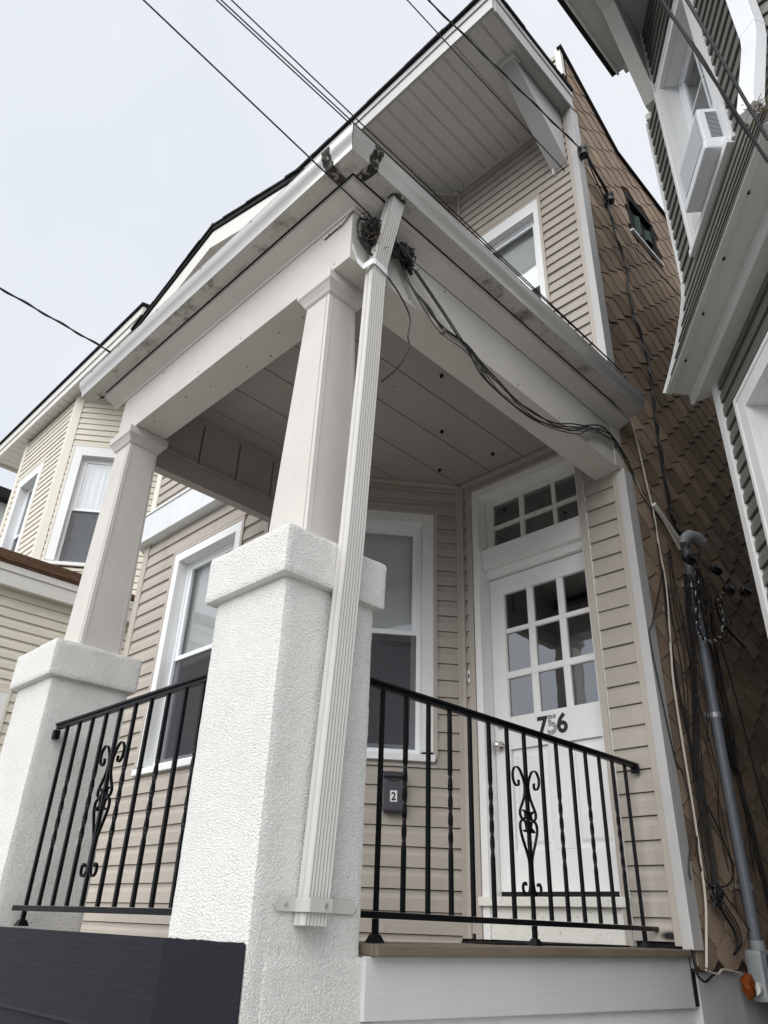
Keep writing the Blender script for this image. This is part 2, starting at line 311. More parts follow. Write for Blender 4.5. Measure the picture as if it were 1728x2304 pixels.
m = MATS['ink_smear']; t = m.node_tree; P_ = t.nodes['Principled BSDF']; co = t.nodes.new('ShaderNodeTexCoord'); gd = t.nodes.new('ShaderNodeTexGradient'); gd.gradient_type = 'QUADRATIC_SPHERE'
mp = t.nodes.new('ShaderNodeMapping'); mp.inputs['Location'].default_value = (2.105/.075, 0, -1.607/.03); mp.inputs['Scale'].default_value = (1/.075, 0, 1/.03)
mu = t.nodes.new('ShaderNodeMath'); mu.operation = 'MULTIPLY'; mu.inputs[1].default_value = 1.5; mu.use_clamp = True
t.links.new(co.outputs['Object'], mp.inputs[0]); t.links.new(mp.outputs[0], gd.inputs[0]); t.links.new(gd.outputs[1], mu.inputs[0]); t.links.new(mu.outputs[0], P_.inputs['Alpha'])
# ================================================================== ground
def struct(name, mb, m): o = obj(name, mb, m); o['kind'] = 'structure'; return o
mb = MB(); mb.box(-400, 400, -400, 400, -.5, -.12); struct('ground', mb, 'asphalt')
mb = MB(); mb.box(-60, 60, -2.6, 40, -.115, 0); struct('sidewalk', mb, 'concrete')
mb = MB(); mb.box(-60, 60, -11, -2.604, -.116, -.112); struct('road', mb, 'asphalt')
# ================================================================== beige house
XR, YW, YB = -2.0, 4.285, 3.06            # right side wall, front wall, bay front
HS = thing('house', 'beige vinyl sided row house with brown shingle side wall and door number 756', 'house', (-4.8, 4.3, 0))
FW = Fr((0, YW), (1, 0)); FB = Fr((0, YB), (1, 0)); FF = Fr((-4.46, YB), (.6253, .7804)); FL = Fr((-7.54, YW), (.628, -.778)); FS = Fr((XR, 0), (0, 1))
LF, LL = 1.57, 1.575; ZR, LH = 1.566, .1272
# --- openings
wb = window('window', FB, -5.93, -4.80, 2.575, 4.61, HS, label='bay window facing the street with half drawn blind behind glass')
wf = window('window', FF, .27, 1.365, 2.60, 4.64, HS, label='bay window under the porch beside the mailbox', cmat='white_trim')
wu = window('window', FW, -3.32, -2.425, 5.80, 7.745, HS, label='upstairs window under the deep eave', deep=.07, cas=.055, inside='blind', topcas=.15)
DOOR = (-3.345, -2.31, 1.3, 4.80)
# --- walls (backing) with their siding boards
w1 = obj('wall', wall(FW, -3.47, -2.03, 1.3, 4.98, [DOOR]), 'lap_shadow', HS)
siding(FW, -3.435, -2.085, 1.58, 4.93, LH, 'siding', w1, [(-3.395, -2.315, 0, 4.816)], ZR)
w2 = obj('wall', wall(FF, 0, LF, 1.3, 4.98, [wf]), 'lap_shadow', HS)
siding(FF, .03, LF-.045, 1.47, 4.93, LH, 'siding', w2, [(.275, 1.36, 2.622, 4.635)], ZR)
w3 = obj('wall', wall(FB, -6.55, -4.46, 1.3, 5.2, [wb]), 'lap_shadow', HS)
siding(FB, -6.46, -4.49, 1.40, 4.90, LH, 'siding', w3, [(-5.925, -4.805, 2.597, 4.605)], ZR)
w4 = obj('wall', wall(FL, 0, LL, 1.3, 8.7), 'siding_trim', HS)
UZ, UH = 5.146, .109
w5 = obj('wall', wall(FW, -3.42, -2.03, 4.98, 8.7, [wu]), 'lap_shadow', HS)
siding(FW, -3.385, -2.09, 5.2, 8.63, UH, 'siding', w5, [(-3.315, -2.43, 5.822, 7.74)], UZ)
w6 = obj('wall', wall(FF, 0, LF+.03, 4.98, 8.7), 'lap_shadow', HS)
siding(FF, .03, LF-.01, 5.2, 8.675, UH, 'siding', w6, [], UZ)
w7 = obj('wall', wall(FB, -6.6, -4.46, 5.2, 8.7), 'lap_shadow', HS)
siding(FB, -6.52, -4.49, 5.2, 8.675, UH, 'siding', w7, [], UZ)
# --- body behind, hidden core
mb = MB(); mb.box(-7.55, -2.035, YW+.62, 12, 0, 8.75); mb.box(-7.55, -5.9, YW+.11, YW+.60, 0, 8.7); mb.box(-6.3, -4.7, YB+.62, YW, 0, 1.3); obj('core', mb, 'dark_room', HS)
# --- corner posts and trims
mb = MB(); mb.fb(FW, -2.085, -2.045, 0, .024, 1.56, 4.463); mb.fb(FW, -2.087, -2.05, 0, .024, 5.3, 8.60); obj('corner_trim', mb, 'siding_trim', HS, bev=.003)
mb = MB(); mb.fb(FW, -2.044, -1.982, -.09, .030, 1.545, 4.463); obj('corner_post', mb, 'corner_grey', HS, bev=.004)
mb = MB(); mb.fb(FW, -2.049, -1.985, -.09, .030, 5.3, 8.63); obj('corner_post', mb, 'corner_grey', HS, bev=.004)
mb = MB(); mb.fb(FW, -3.475, -3.437, 0, .026, 1.55, 4.91); mb.fb(FF, LF-.045, LF-.002, 0, .026, 1.55, 4.91); obj('corner_trim', mb, 'siding_trim', HS, bev=.003)
mb = MB(); mb.fb(FW, -3.425, -3.387, 0, .026, 5.2, 8.66); mb.fb(FF, LF-.01, LF+.03, 0, .024, 5.2, 8.66); obj('corner_trim', mb, 'siding_trim', HS, bev=.003)
mb = MB(); mb.fb(FB, -6.56, -6.462, 0, .028, 1.40, 4.87); mb.fb(FL, LL-.09, LL-.004, 0, .026, 1.40, 4.87); obj('corner_post', mb, 'siding_trim', HS, bev=.004)
mb = MB(); mb.fb(FB, -6.62, -6.522, 0, .028, 5.19, 8.66); obj('corner_post', mb, 'cream_trim', HS, bev=.004)
mb = MB(); mb.fb(FB, -4.488, -4.44, 0, .026, 1.45, 4.9); mb.fb(FF, -.005, .028, 0, .026, 1.48, 4.9); obj('corner_trim', mb, 'siding_trim', HS, bev=.003)
mb = MB(); mb.fb(FW, -3.395, -3.347, 0, .034, 1.55, 4.815); mb.fb(FW, -2.36, -2.315, 0, .034, 1.55, 4.815); mb.fb(FW, -3.346, -2.361, 0, .033, 4.80, 4.815); obj('trim_strip', mb, 'siding_trim', HS, bev=.003)
mb = MB(); mb.fb(FW, -3.435, -2.22, 0, .04, 4.87, 4.905); mb.fb(FF, .02, LF-.03, 0, .04, 4.885, 4.912); obj('ceiling_trim', mb, 'siding_trim', HS, bev=.003)
# --- door frame, transom, door
mb = MB()
mb.box(-3.344, -3.287, 4.262, 4.46, 1.55, 4.798); mb.box(-2.372, -2.312, 4.262, 4.46, 1.55, 4.798); mb.box(-3.286, -2.373, 4.264, 4.46, 4.725, 4.796)
mb.box(-3.286, -2.373, 4.30, 4.46, 4.085, 4.252); mb.box(-3.286, -2.373, 4.345, 4.46, 4.015, 4.084)
DF = obj('door_frame', mb, 'door_paint', HS, bev=.004)
mb = MB(); cols = [(-3.212, -2.953), (-2.912, -2.650), (-2.618, -2.40)]; rows = [(4.285, 4.44), (4.472, 4.668)]; y0, y1 = 4.372, 4.405
mb.box(-3.284, cols[0][0], y0, y1, 4.254, 4.724); mb.box(cols[2][1], -2.374, y0, y1, 4.254, 4.724)
for z0, z1 in ((4.254, rows[0][0]), (rows[0][1], rows[1][0]), (rows[1][1], 4.724)): mb.box(cols[0][0]+.001, cols[2][1]-.001, y0+.002, y1-.002, z0, z1)
for i in (0, 1):
    for rr in rows: mb.box(cols[i][1], cols[i+1][0], y0+.001, y1-.001, rr[0]+.0005, rr[1]-.0005)
TW = obj('transom_window', mb, 'old_paint', HS, bev=.003)
for c in cols:
    for rr in rows: mb = MB(); mb.box(c[0]-.003, c[1]+.003, 4.392, 4.396, rr[0]-.003, rr[1]+.003); obj('pane', mb, 'glass_dark', TW)
gc = [(-3.155, -2.945), (-2.897, -2.682), (-2.637, -2.425)]; gr = [(2.925, 3.21), (3.252, 3.553), (3.582, 3.87)]
y0, y1 = 4.385, 4.43; dx0, dx1, dz0, dz1 = -3.284, -2.376, 1.822, 4.008
mb = MB()
mb.box(dx0, gc[0][0], y0, y1, dz0, dz1); mb.box(gc[2][1], dx1, y0, y1, dz0, dz1)
a, b = gc[0][0], gc[2][1]
mb.box(a, b, y0, y1, gr[2][1], dz1); mb.box(a, b, y0, y1, 2.705, gr[0][0]); mb.box(a, b, y0, y1, dz0, 2.06); mb.box(-2.85, -2.70, y0, y1, 2.061, 2.704)
for z0, z1 in ((gr[0][1], gr[1][0]), (gr[1][1], gr[2][0])): mb.box(a, b, y0+.006, y1, z0, z1)
for i in (0, 1):
    for rr in gr: mb.box(gc[i][1], gc[i+1][0], y0+.007, y1, rr[0], rr[1])
DR = obj('door', mb, 'door_paint', HS, bev=.0025)
for c in gc:
    for rr in gr:
        mb = MB(); mb.box(c[0]-.002, c[1]+.002, 4.406, 4.410, rr[0]-.002, rr[1]+.002); obj('pane', mb, 'glass_dark', DR)
        mb = MB(); e = .005
        for q in ((c[0], c[0]+e, rr[0], rr[1]), (c[1]-e, c[1], rr[0], rr[1]), (c[0]+e, c[1]-e, rr[0], rr[0]+e), (c[0]+e, c[1]-e, rr[1]-e, rr[1])): mb.box(q[0]+.0005, q[1]-.0005, 4.394, 4.4055, q[2]+.0005, q[3]-.0005)
        obj('glazing_bead', mb, 'door_paint', DR, bev=.003)
for q in ((-3.155, -2.85), (-2.70, -2.425)):
    mb = MB(); mb.box(q[0]+.002, q[1]-.002, 4.408, 4.422, 2.062, 2.703); mb.loft([(q[0]+.03, 4.409, 2.09), (q[1]-.03, 4.409, 2.09), (q[1]-.03, 4.409, 2.675), (q[0]+.03, 4.409, 2.675)], [(q[0]+.05, 4.398, 2.115), (q[1]-.05, 4.398, 2.115), (q[1]-.05, 4.398, 2.65), (q[0]+.05, 4.398, 2.65)])
    obj('door_panel', mb, 'door_paint', DR)
FD = Fr((0, 4.385), (1, 0))
mb = MB(); mb.tube([FD.P(-3.235, .0, 2.735), FD.P(-3.235, .012, 2.735)], .034, 18); mb.tube([FD.P(-3.235, .012, 2.735), FD.P(-3.235, .035, 2.735), FD.P(-3.235, .042, 2.735), FD.P(-3.235, .058, 2.735), FD.P(-3.235, .07, 2.735), FD.P(-3.235, .075, 2.735)], .02, 18, [.012, .013, .024, .029, .024, .012]); obj('door_knob', mb, 'steel', DR, smooth=True)
mb = MB(); mb.tube([FD.P(-3.225, .0, 2.885), FD.P(-3.225, .014, 2.885), FD.P(-3.225, .022, 2.885)], .03, 18, [.031, .029, .020]); mb.tube([FD.P(-3.225, .022, 2.885), FD.P(-3.225, .027, 2.885)], .014, 14); obj('deadbolt', mb, 'steel', DR, smooth=True)
for i, (ch, mm) in enumerate((('7', 'ink'), ('5', 'ink_worn'), ('6', 'ink'))):
    ax = -2.882+.078*i; mb = MB(); mb.fb(FD, ax-.036, ax+.036, 0, .0015, 2.750, 2.905); pl = obj('number_plate', mb, 'label_white' if i else 'door_paint', DR)
    text(ch, FD, ax, .0025, 2.768, .122, mm, pl, 'digit', .95, .03)
mb = MB(); mb.box(-3.36, -2.315, 4.235, 4.43, 1.735, 1.788); obj('threshold', mb, 'old_paint', HS, bev=.006)
mb = MB(); mb.box(-3.286, -2.374, 4.392, 4.42, 1.797, 1.82); obj('door_sweep', mb, 'rubber', HS)
mb = MB(); mb.box(-3.343, -2.317, 4.275, 4.4, 1.552, 1.734); obj('kick_board', mb, 'old_paint', HS, bev=.003)
mb = MB(); mb.box(-3.5, -2.1, 4.9, 4.95, 1.5, 4.9); mb.box(-3.5, -2.1, 4.46, 4.9, 1.5, 1.55); mb.box(-3.5, -3.45, 4.46, 4.9, 1.55, 4.9); mb.box(-2.15, -2.1, 4.46, 4.9, 1.55, 4.9); mb.box(-3.45, -2.15, 4.46, 4.9, 4.85, 4.9); obj('hallway', mb, 'room_grey', HS)
# --- side wall of hexagonal asphalt shingles
def ptop(y): return 9.60 if y < 4.22 else (9.60-.70*(y-4.22)/.98 if y < 5.2 else 8.90-.05*(y-5.2)/1.5)
SWIN = (5.22, 5.82, 7.72, 8.30)
prof = [(4.30, 1.45), (9.0, 1.45), (9.0, 8.75), (6.7, 8.84), (5.2, 8.89), (4.25, 9.57), (4.30, 8.0)]
mb = MB()
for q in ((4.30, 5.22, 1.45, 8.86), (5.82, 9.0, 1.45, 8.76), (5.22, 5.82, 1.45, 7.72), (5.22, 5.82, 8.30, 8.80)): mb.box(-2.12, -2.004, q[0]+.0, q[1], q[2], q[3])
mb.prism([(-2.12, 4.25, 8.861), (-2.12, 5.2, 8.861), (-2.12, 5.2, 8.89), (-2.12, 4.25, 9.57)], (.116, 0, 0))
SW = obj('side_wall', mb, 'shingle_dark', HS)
hw, dg, vt = .1525, .098, .0435; rowh = dg+vt
proto = None; cells = []
for j in range(-1, 60):
    zc = 1.67+j*rowh              # centre height of the cell
    for k in range(0, 16):
        yc = 4.255+k*2*hw+(hw if j % 2 else 0)
        if yc-hw > 7.2: continue
        cells.append((yc, zc))
def cam_d(y, z): return math.sqrt(4+y*y+(z-H)**2)
def clip(poly, fn):
    o = []
    for i in range(len(poly)):
        p, q = poly[i], poly[(i+1) % len(poly)]; a, b = fn(p), fn(q)
        if a >= 0: o.append(p)
        if a*b < 0: t = a/(a-b); o.append((p[0]+(q[0]-p[0])*t, p[1]+(q[1]-p[1])*t))
    return o
good = []
for yc, zc in cells:
    g = .0048
    P = [(yc, zc-dg-vt/2+g), (yc+hw-g, zc-vt/2+g*.3), (yc+hw-g, zc+vt/2), (yc, zc+dg+vt/2-g), (yc-hw+g, zc+vt/2), (yc-hw+g, zc-vt/2+g*.3)]
    P = clip(P, lambda p: p[0]-4.305); P = clip(P, lambda p: p[1]-1.456) if P else P
    P = clip(P, lambda p: (ptop(max(p[0], 4.3))-.012)-p[1]) if P else P
    if not P or len(P) < 3: continue
    if SWIN[0]-.02 < yc < SWIN[1]+.02 and SWIN[2]-.03 < zc < SWIN[3]+.03: continue
    for cond, fn in ((yc < SWIN[0] and SWIN[2] < zc < SWIN[3], lambda p: SWIN[0]-p[0]), (yc > SWIN[1] and SWIN[2] < zc < SWIN[3], lambda p: p[0]-SWIN[1]), (SWIN[0] < yc < SWIN[1] and zc < SWIN[2], lambda p: SWIN[2]-p[1]), (SWIN[0] < yc < SWIN[1] and zc > SWIN[3], lambda p: p[1]-SWIN[3])):
        if cond and P: P = clip(P, fn)
    if len(P) < 3: continue
    hid = (yc > 6.75) or (zc > 9.6)
    good.append((hid, cam_d(yc, zc)*(1+.25*yc), yc, zc, P))
good.sort(key=lambda q: (q[0], q[1])); rest = MB()
for n, (hid, d, yc, zc, P) in enumerate(good):
    tl = random.uniform(.0, .004)+(.006 if random.random() < .08 else 0); zb = zc-dg-vt/2
    def off(p): return .0035+(.0060+tl*.8)*(1-(p[1]-zb)/(2*dg+vt))
    fr = [(XR+off(p)-.002, p[0], p[1]) for p in P]; bk = [(XR-.003, p[0], p[1]) for p in P]
    if n < 300: mb = MB(); mb.loft(bk, fr); obj('shingle', mb, 'shingle', SW)
    else: rest.loft(bk, fr)
o = obj('shingle', rest, 'shingle', SW); o['kind'] = 'stuff'
# side window in the shingle wall
mb = MB(); a0, a1, c0, c1 = SWIN
mb.fb(FS, a0, a0+.05, -.1, .012, c0, c1); mb.fb(FS, a1-.05, a1, -.1, .012, c0, c1); mb.fb(FS, a0+.05, a1-.05, -.1, .011, c1-.05, c1); mb.fb(FS, a0+.05, a1-.05, -.1, .011, c0, c0+.05)
w = obj('window', mb, 'roof_dark', HS, label='small dark window high in the brown shingle wall')
mb = MB(); mb.fb(FS, a0-.02, a1+.03, 0, .035, c0-.025, c0-.003); obj('window_sill', mb, 'white_trim', w)
mb = MB(); mb.fb(FS, a0+.05, a1-.05, -.07, -.064, c0+.05, c1-.05); obj('pane', mb, 'glass_dark', w)
mb = MB(); mb.fb(FS, a0, a1, -.2, -.16, c0, c1); obj('room', mb, 'dark_room', w)
mb = MB(); n = 14; tp = [FS.P(a0+.02+(a1-a0)*i/n*1.05, -.03+.03*math.sin(i*1.3), c1-.08-.1*i/n) for i in range(n+1)]; bt = [p-UP*(.25+.1*math.sin(i*.5)) for i, p in enumerate(tp)]; mb.add(tp+bt, [(i, i+1, n+2+i, n+1+i) for i in range(n)]); obj('torn_netting', mb, 'green_net', w)
mb = MB(); mb.box(-2.13, -2.02, 4.33, 12, 0, 1.449); obj('foundation', mb, 'foundation', HS)
mb = MB(); mb.box(-2.06, -2.005, 4.29, 4.33, 1.465, 1.535); obj('flashing', mb, 'zinc', HS)
# parapet coping and its siding
mb = MB(); mb.prism([(-2.02, 4.20, 9.575), (-2.02, 4.20, 9.60), (-2.02, 5.2, 8.905), (-2.02, 6.7, 8.855), (-2.02, 9, 8.77), (-2.02, 9, 8.745), (-2.02, 6.7, 8.83), (-2.02, 5.2, 8.88)], (.055, 0, 0)); obj('coping', mb, 'roof_dark', HS)
wp = obj('wall', wall(Fr((0, 4.262), (1, 0)), -7.5, -2.0, 8.95, 9.6, b1=-.002), 'lap_shadow', HS); siding(Fr((0, 4.262), (1, 0)), -4.5, -2.06, 9.2, 9.59, UH, 'siding', wp, [], UZ)
mb = MB(); mb.box(-2.058, -1.995, 4.22, 4.27, 9.15, 9.60); obj('corner_post', mb, 'soffit_white', HS, bev=.003)
# --- main eave
ZS = 8.68
EV = obj('eave', MB().box(-7.6, -2.0, 3.052, 4.28, ZS+.012, ZS+.10), 'soffit', HS)
x = -2.004
while x > -7.5:
    mb = MB(); w_ = .1455
    mb.loft([(x, 3.052, ZS+.006), (x-.016, 3.052, ZS-.012), (x-w_+.010, 3.052, ZS-.012), (x-w_+.001, 3.052, ZS+.006), (x-w_+.001, 3.052, ZS+.011), (x, 3.052, ZS+.011)], [(x, 4.28, ZS+.006), (x-.016, 4.28, ZS-.012), (x-w_+.010, 4.28, ZS-.012), (x-w_+.001, 4.28, ZS+.006), (x-w_+.001, 4.28, ZS+.011), (x, 4.28, ZS+.011)])
    obj('soffit_panel', mb, 'soffit', EV); x -= w_
mb = MB(); mb.box(-7.6, -1.985, 3.020, 3.050, 8.635, 8.80); mb.box(-7.6, -1.980, 3.005, 3.049, 8.803, 8.885); obj('fascia', mb, 'corner_grey', HS, bev=.004)
mb = MB(); mb.box(-1.999, -1.975, 3.053, 4.30, 8.615, 8.80); mb.box(-1.998, -1.965, 3.053, 4.31, 8.803, 8.875); obj('fascia', mb, 'corner_grey', HS, bev=.004)
mb = MB(); mb.box(-3.385, -2.0, 4.255, 4.28, 8.63, 8.666); mb.fb(FF, .02, LF+.02, 0, .030, 8.632, 8.664); obj('soffit_trim', mb, 'soffit', HS, bev=.002)
mb = MB(); mb.prism([(-7.65, 2.99, 8.888), (-7.65, 2.99, 8.915), (-7.65, 4.25, 9.12), (-7.65, 4.25, 9.08)], (5.50, 0, 0)); mb.box(-2.16, -1.96, 2.985, 4.30, 8.887, 8.902); RF = obj('roof', mb, 'roof_dark', HS)
x = -1.93
while x > -7.5:
    w_ = random.uniform(.24, .32); mb = MB(); d = random.uniform(0, .018); mb.box(x-w_, x-.003, 2.978-d*.5, 3.02, 8.8895, 8.918+random.uniform(0, .006)); obj('shingle_tab', mb, 'roof_dark', RF); x -= w_
y = 2.96
while y < 4.2:
    w_ = random.uniform(.2, .3); mb = MB(); mb.box(-2.0, -1.952+random.uniform(0, .010), y+.02, min(y+.02+w_-.003, 4.31), 8.878, 8.912+random.uniform(0, .006)); obj('shingle_tab', mb, 'roof_dark', RF); y += w_
# bracket
mb = MB(); mb.prism([(-2.265, 4.262, 7.90), (-2.265, 4.262, 8.672), (-2.265, 3.49, 8.672), (-2.265, 3.49, 8.60)], (.165, 0, 0)); BK = obj('eave_bracket', mb, 'corner_grey', HS, bev=.004)
mb = MB(); mb.box(-2.285, -2.08, 3.46, 3.56, 8.61, 8.671); obj('bracket_cap', mb, 'soffit', BK, bev=.003)
mb = MB(); mb.box(-2.25, -2.235, 4.24, 4.268, 7.84, 7.93); obj('bracket_foot', mb, 'soffit_white', BK)
# --- gable roof over the bay
GX, GZ, GS, GW = -5.6, 8.43, .335, 1.62
for sg in (-1, 1):
    e = GX+sg*GW; ze = GZ-GS*GW
    mb = MB(); mb.prism([(GX, 2.61, GZ-.07), (e, 2.61, ze-.07), (e, 2.61, ze-.33), (GX, 2.61, GZ-.33)], (0, .03, 0)); obj('rake_board', mb, 'soffit_white', HS, bev=.003)
    mb = MB(); mb.prism([(GX, 2.641, GZ-.30), (e, 2.641, ze-.30), (e, 2.641, ze-.32), (GX, 2.641, GZ-.32)], (0, .41, 0)); obj('rake_soffit', mb, 'soffit', HS)
    mb = MB(); mb.prism([(GX, 2.592, GZ), (e+sg*.06, 2.592, ze-.02), (e+sg*.06, 2.592, ze-.075), (GX, 2.592, GZ-.055)], (0, .47, 0)); GR = obj('gable_roof', mb, 'roof_dark', HS)
    n = 7
    for i in range(n):
        q0, q1 = GW*i/n, GW*(i+1)/n-.004; d = random.uniform(0, .015); mb = MB()
        mb.prism([(GX+sg*q0, 2.582-d, GZ-GS*q0+.004), (GX+sg*q1, 2.582-d, GZ-GS*q1+.004), (GX+sg*q1, 2.582-d, GZ-GS*q1+.026), (GX+sg*q0, 2.582-d, GZ-GS*q0+.032)], (0, .30, 0)); obj('shingle_tab', mb, 'roof_dark', GR)
mb = MB(); mb.tube([(GX, 2.575, GZ+.012), (GX, 3.0, GZ+.012)], .03, 8); obj('ridge_cap', mb, 'roof_dark', HS)
# --- flat cap round the lower bay
outer = [(-4.40, 2.95), (-6.47, 2.95), (-6.55, 2.957), (-6.615, 2.985), (-6.665, 3.03), (-6.71, 3.085), (-7.48, 4.04)]; inner = [(-7.40, 4.20), (-6.50, 3.10), (-4.40, 3.10)]
mb = MB(); mb.prism([(x, y, 4.872) for x, y in outer+inner], (0, 0, .30)); CP = obj('bay_cap', mb, 'bay_metal' if 'bay_metal' in MATS else 'white_trim', HS, bev=.006)
mb = MB(); o2 = [(-4.40, 2.938), (-6.47, 2.938), (-6.557, 2.946), (-6.625, 2.976), (-6.676, 3.022), (-6.72, 3.078), (-7.49, 4.03)]
mb.prism([(x, y, 5.174) for x, y in o2+inner], (0, 0, .02)); obj('drip_edge', mb, 'white_trim', CP)
# ================================================================== porch
PO = thing('porch', 'square porch with white stucco piers, tapered columns and wide white gutter', 'porch', (-3.2, 1.7, 0))
ZBm, ZC = 4.467, 4.916
mb = MB(); mb.box(-4.37, -2.01, 1.655, 1.88, ZBm, 4.8025); obj('front_beam', mb, 'offwhite', PO, bev=.004)
mb = MB(); mb.box(-2.224, -2.012, 1.883, YW-.002, ZBm+.002, 4.8025); obj('side_beam', mb, 'offwhite', PO, bev=.004)
mb = MB(); mb.box(-2.005, -1.998, 4.18, 4.30, ZBm-.004, 4.81); obj('beam_end_cap', mb, 'offwhite', PO)
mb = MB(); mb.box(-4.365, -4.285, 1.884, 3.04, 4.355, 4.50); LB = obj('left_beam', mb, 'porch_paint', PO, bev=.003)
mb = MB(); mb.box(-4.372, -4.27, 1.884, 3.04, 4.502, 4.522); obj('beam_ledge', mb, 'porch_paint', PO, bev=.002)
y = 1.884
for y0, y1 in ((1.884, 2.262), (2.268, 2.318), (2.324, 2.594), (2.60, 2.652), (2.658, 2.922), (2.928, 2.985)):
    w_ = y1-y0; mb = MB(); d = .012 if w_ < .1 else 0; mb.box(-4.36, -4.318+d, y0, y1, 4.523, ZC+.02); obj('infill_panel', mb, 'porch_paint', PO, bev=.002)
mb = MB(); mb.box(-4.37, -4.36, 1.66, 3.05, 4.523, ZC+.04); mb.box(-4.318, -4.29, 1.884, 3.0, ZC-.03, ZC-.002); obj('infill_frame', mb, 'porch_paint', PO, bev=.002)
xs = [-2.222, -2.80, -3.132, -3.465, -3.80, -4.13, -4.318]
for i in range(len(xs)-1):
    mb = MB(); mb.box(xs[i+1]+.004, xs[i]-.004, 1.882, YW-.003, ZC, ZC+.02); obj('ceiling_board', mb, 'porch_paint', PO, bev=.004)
mb = MB(); mb.box(-4.318, -2.222, 1.882, YW-.003, ZC+.022, ZC+.06); obj('ceiling_backing', mb, 'dark_room', PO)
for q in ((-2.62, 3.05), (-3.05, 3.55), (-3.55, 2.85), (-2.95, 4.05), (-3.42, 3.95)):
    mb = MB(); mb.tube([(q[0], q[1], ZC-.022), (q[0], q[1], ZC+.001)], .012, 8, [.009, .014]); mb.tube([(q[0], q[1], ZC-.012), (q[0]+.02, q[1], ZC-.02)], .004, 6); obj('ceiling_hook', mb, 'iron', PO)
# crown and gutter swept round the corner
XG, YG = -2.01, 1.655
def Lsweep(prof, xl, ye):
    A = [Vector((xl, YG-o_, z)) for o_, z in prof]; Bc = [Vector((XG+o_, YG-o_, z)) for o_, z in prof]; Cc = [Vector((XG+o_, ye, z)) for o_, z in prof]
    return MB().loops([A, Bc, Cc])
crown = [(0, 4.802), (.006, 4.802), (.010, 4.815), (.028, 4.825), (.055, 4.838), (.082, 4.848), (.088, 4.852), (.100, 4.852), (.100, 4.889), (0, 4.889)]
obj('crown_moulding', Lsweep(crown, -4.52, 4.30), 'offwhite', PO, smooth=True)
gut = [(.102, 5.0), (.108, 4.892), (.203, 4.892), (.2035, 4.900), (.206, 4.916), (.213, 4.933), (.224, 4.949), (.234, 4.964), (.2385, 4.980), (.239, 4.994), (.243, 5.003), (.233, 5.003), (.231, 4.972), (.205, 4.935), (.193, 4.902), (.114, 4.902), (.108, 5.0)]
GU_ = obj('gutter', Lsweep(gut, -4.69, 4.31), 'gutter', PO, smooth=True)
for xl in (-4.692,):
    mb = MB(); mb.prism([(xl, YG-o_, z) for o_, z in gut[1:11]+[(.102, 5.0)]], (.004, 0, 0)); obj('end_cap', mb, 'gutter', GU_)
mb = MB(); mb.prism([(XG+o_, 4.308, z) for o_, z in gut[1:11]+[(.102, 5.0)]], (0, .004, 0)); obj('end_cap', mb, 'gutter', GU_)
gb = [(.110, 4.8918), (.110, 4.8905), (.1985, 4.8905), (.1985, 4.8918)]; obj('gutter_bottom', Lsweep(gb, -4.685, 4.305), 'gutter_dirty', GU_)
def patch(front, a0, a1):
    pr = [(o_, z) for o_, z in [(.110, 4.8895), (.2045, 4.8895), (.206, 4.900), (.2085, 4.916), (.2155, 4.932), (.2265, 4.948), (.2365, 4.963), (.241, 4.980), (.2435, 5.0)]]
    n = 6; G_ = []
    for i in range(n+1):
        t = i/n; row = []
        for k, (o_, z) in enumerate(pr):
            a = a0+(a1-a0)*t+(.004*math.sin(k*1.1+i)+.003*math.sin(k*2.9+i*2))*(1 if i in (0, n) else .3)
            row.append(Vector((a, YG-o_, z)) if front else Vector((XG+o_, a, z)))
        G_.append(row)
    mb = MB(); m_ = len(pr); mb.add([p for q in G_ for p in q], [(i*m_+k, i*m_+k+1, (i+1)*m_+k+1, (i+1)*m_+k) for i in range(n) for k in range(m_-1)])
    obj('tar_patch', mb, 'tar', GU_)
patch(True, -2.005, -1.945); patch(False, 1.565, 1.625)
mb = MB(); mb.prism([(XG+.212, YG-.212, 4.89), (XG+.246, YG-.246, 4.96), (XG+.246, YG-.246, 5.0), (XG+.238, YG-.238, 5.0), (XG+.205, YG-.205, 4.89)], (.002, .002, 0)); obj('mitre_seam', mb, 'tar', GU_)
for a in (-2.6, -3.1, -3.6, -4.1, -4.5): mb = MB(); mb.box(a-.01, a+.01, YG-.243, YG-.11, 4.996, 5.002); obj('gutter_strap', mb, 'zinc', GU_)
for a in (2.2, 2.8, 3.4, 4.0): mb = MB(); mb.box(XG+.11, XG+.243, a-.01, a+.01, 4.996, 5.002); obj('gutter_strap', mb, 'zinc', GU_)
mb = MB(); mb.add([(-4.66, YG-.23, 5.005), (XG+.20, YG-.2, 5.005), (XG+.2, 4.26, 5.005), (-4.66, 4.26, 5.005), (-4.3, 3.9, 5.55), (-2.4, 3.9, 5.55), (-2.4, 4.26, 5.55), (-4.3, 4.26, 5.55)], [(0, 1, 5, 4), (1, 2, 6, 5), (2, 3, 7, 6), (3, 0, 4, 7), (4, 5, 6, 7), (3, 2, 1, 0)]); obj('porch_roof', mb, 'roof_dark', PO)
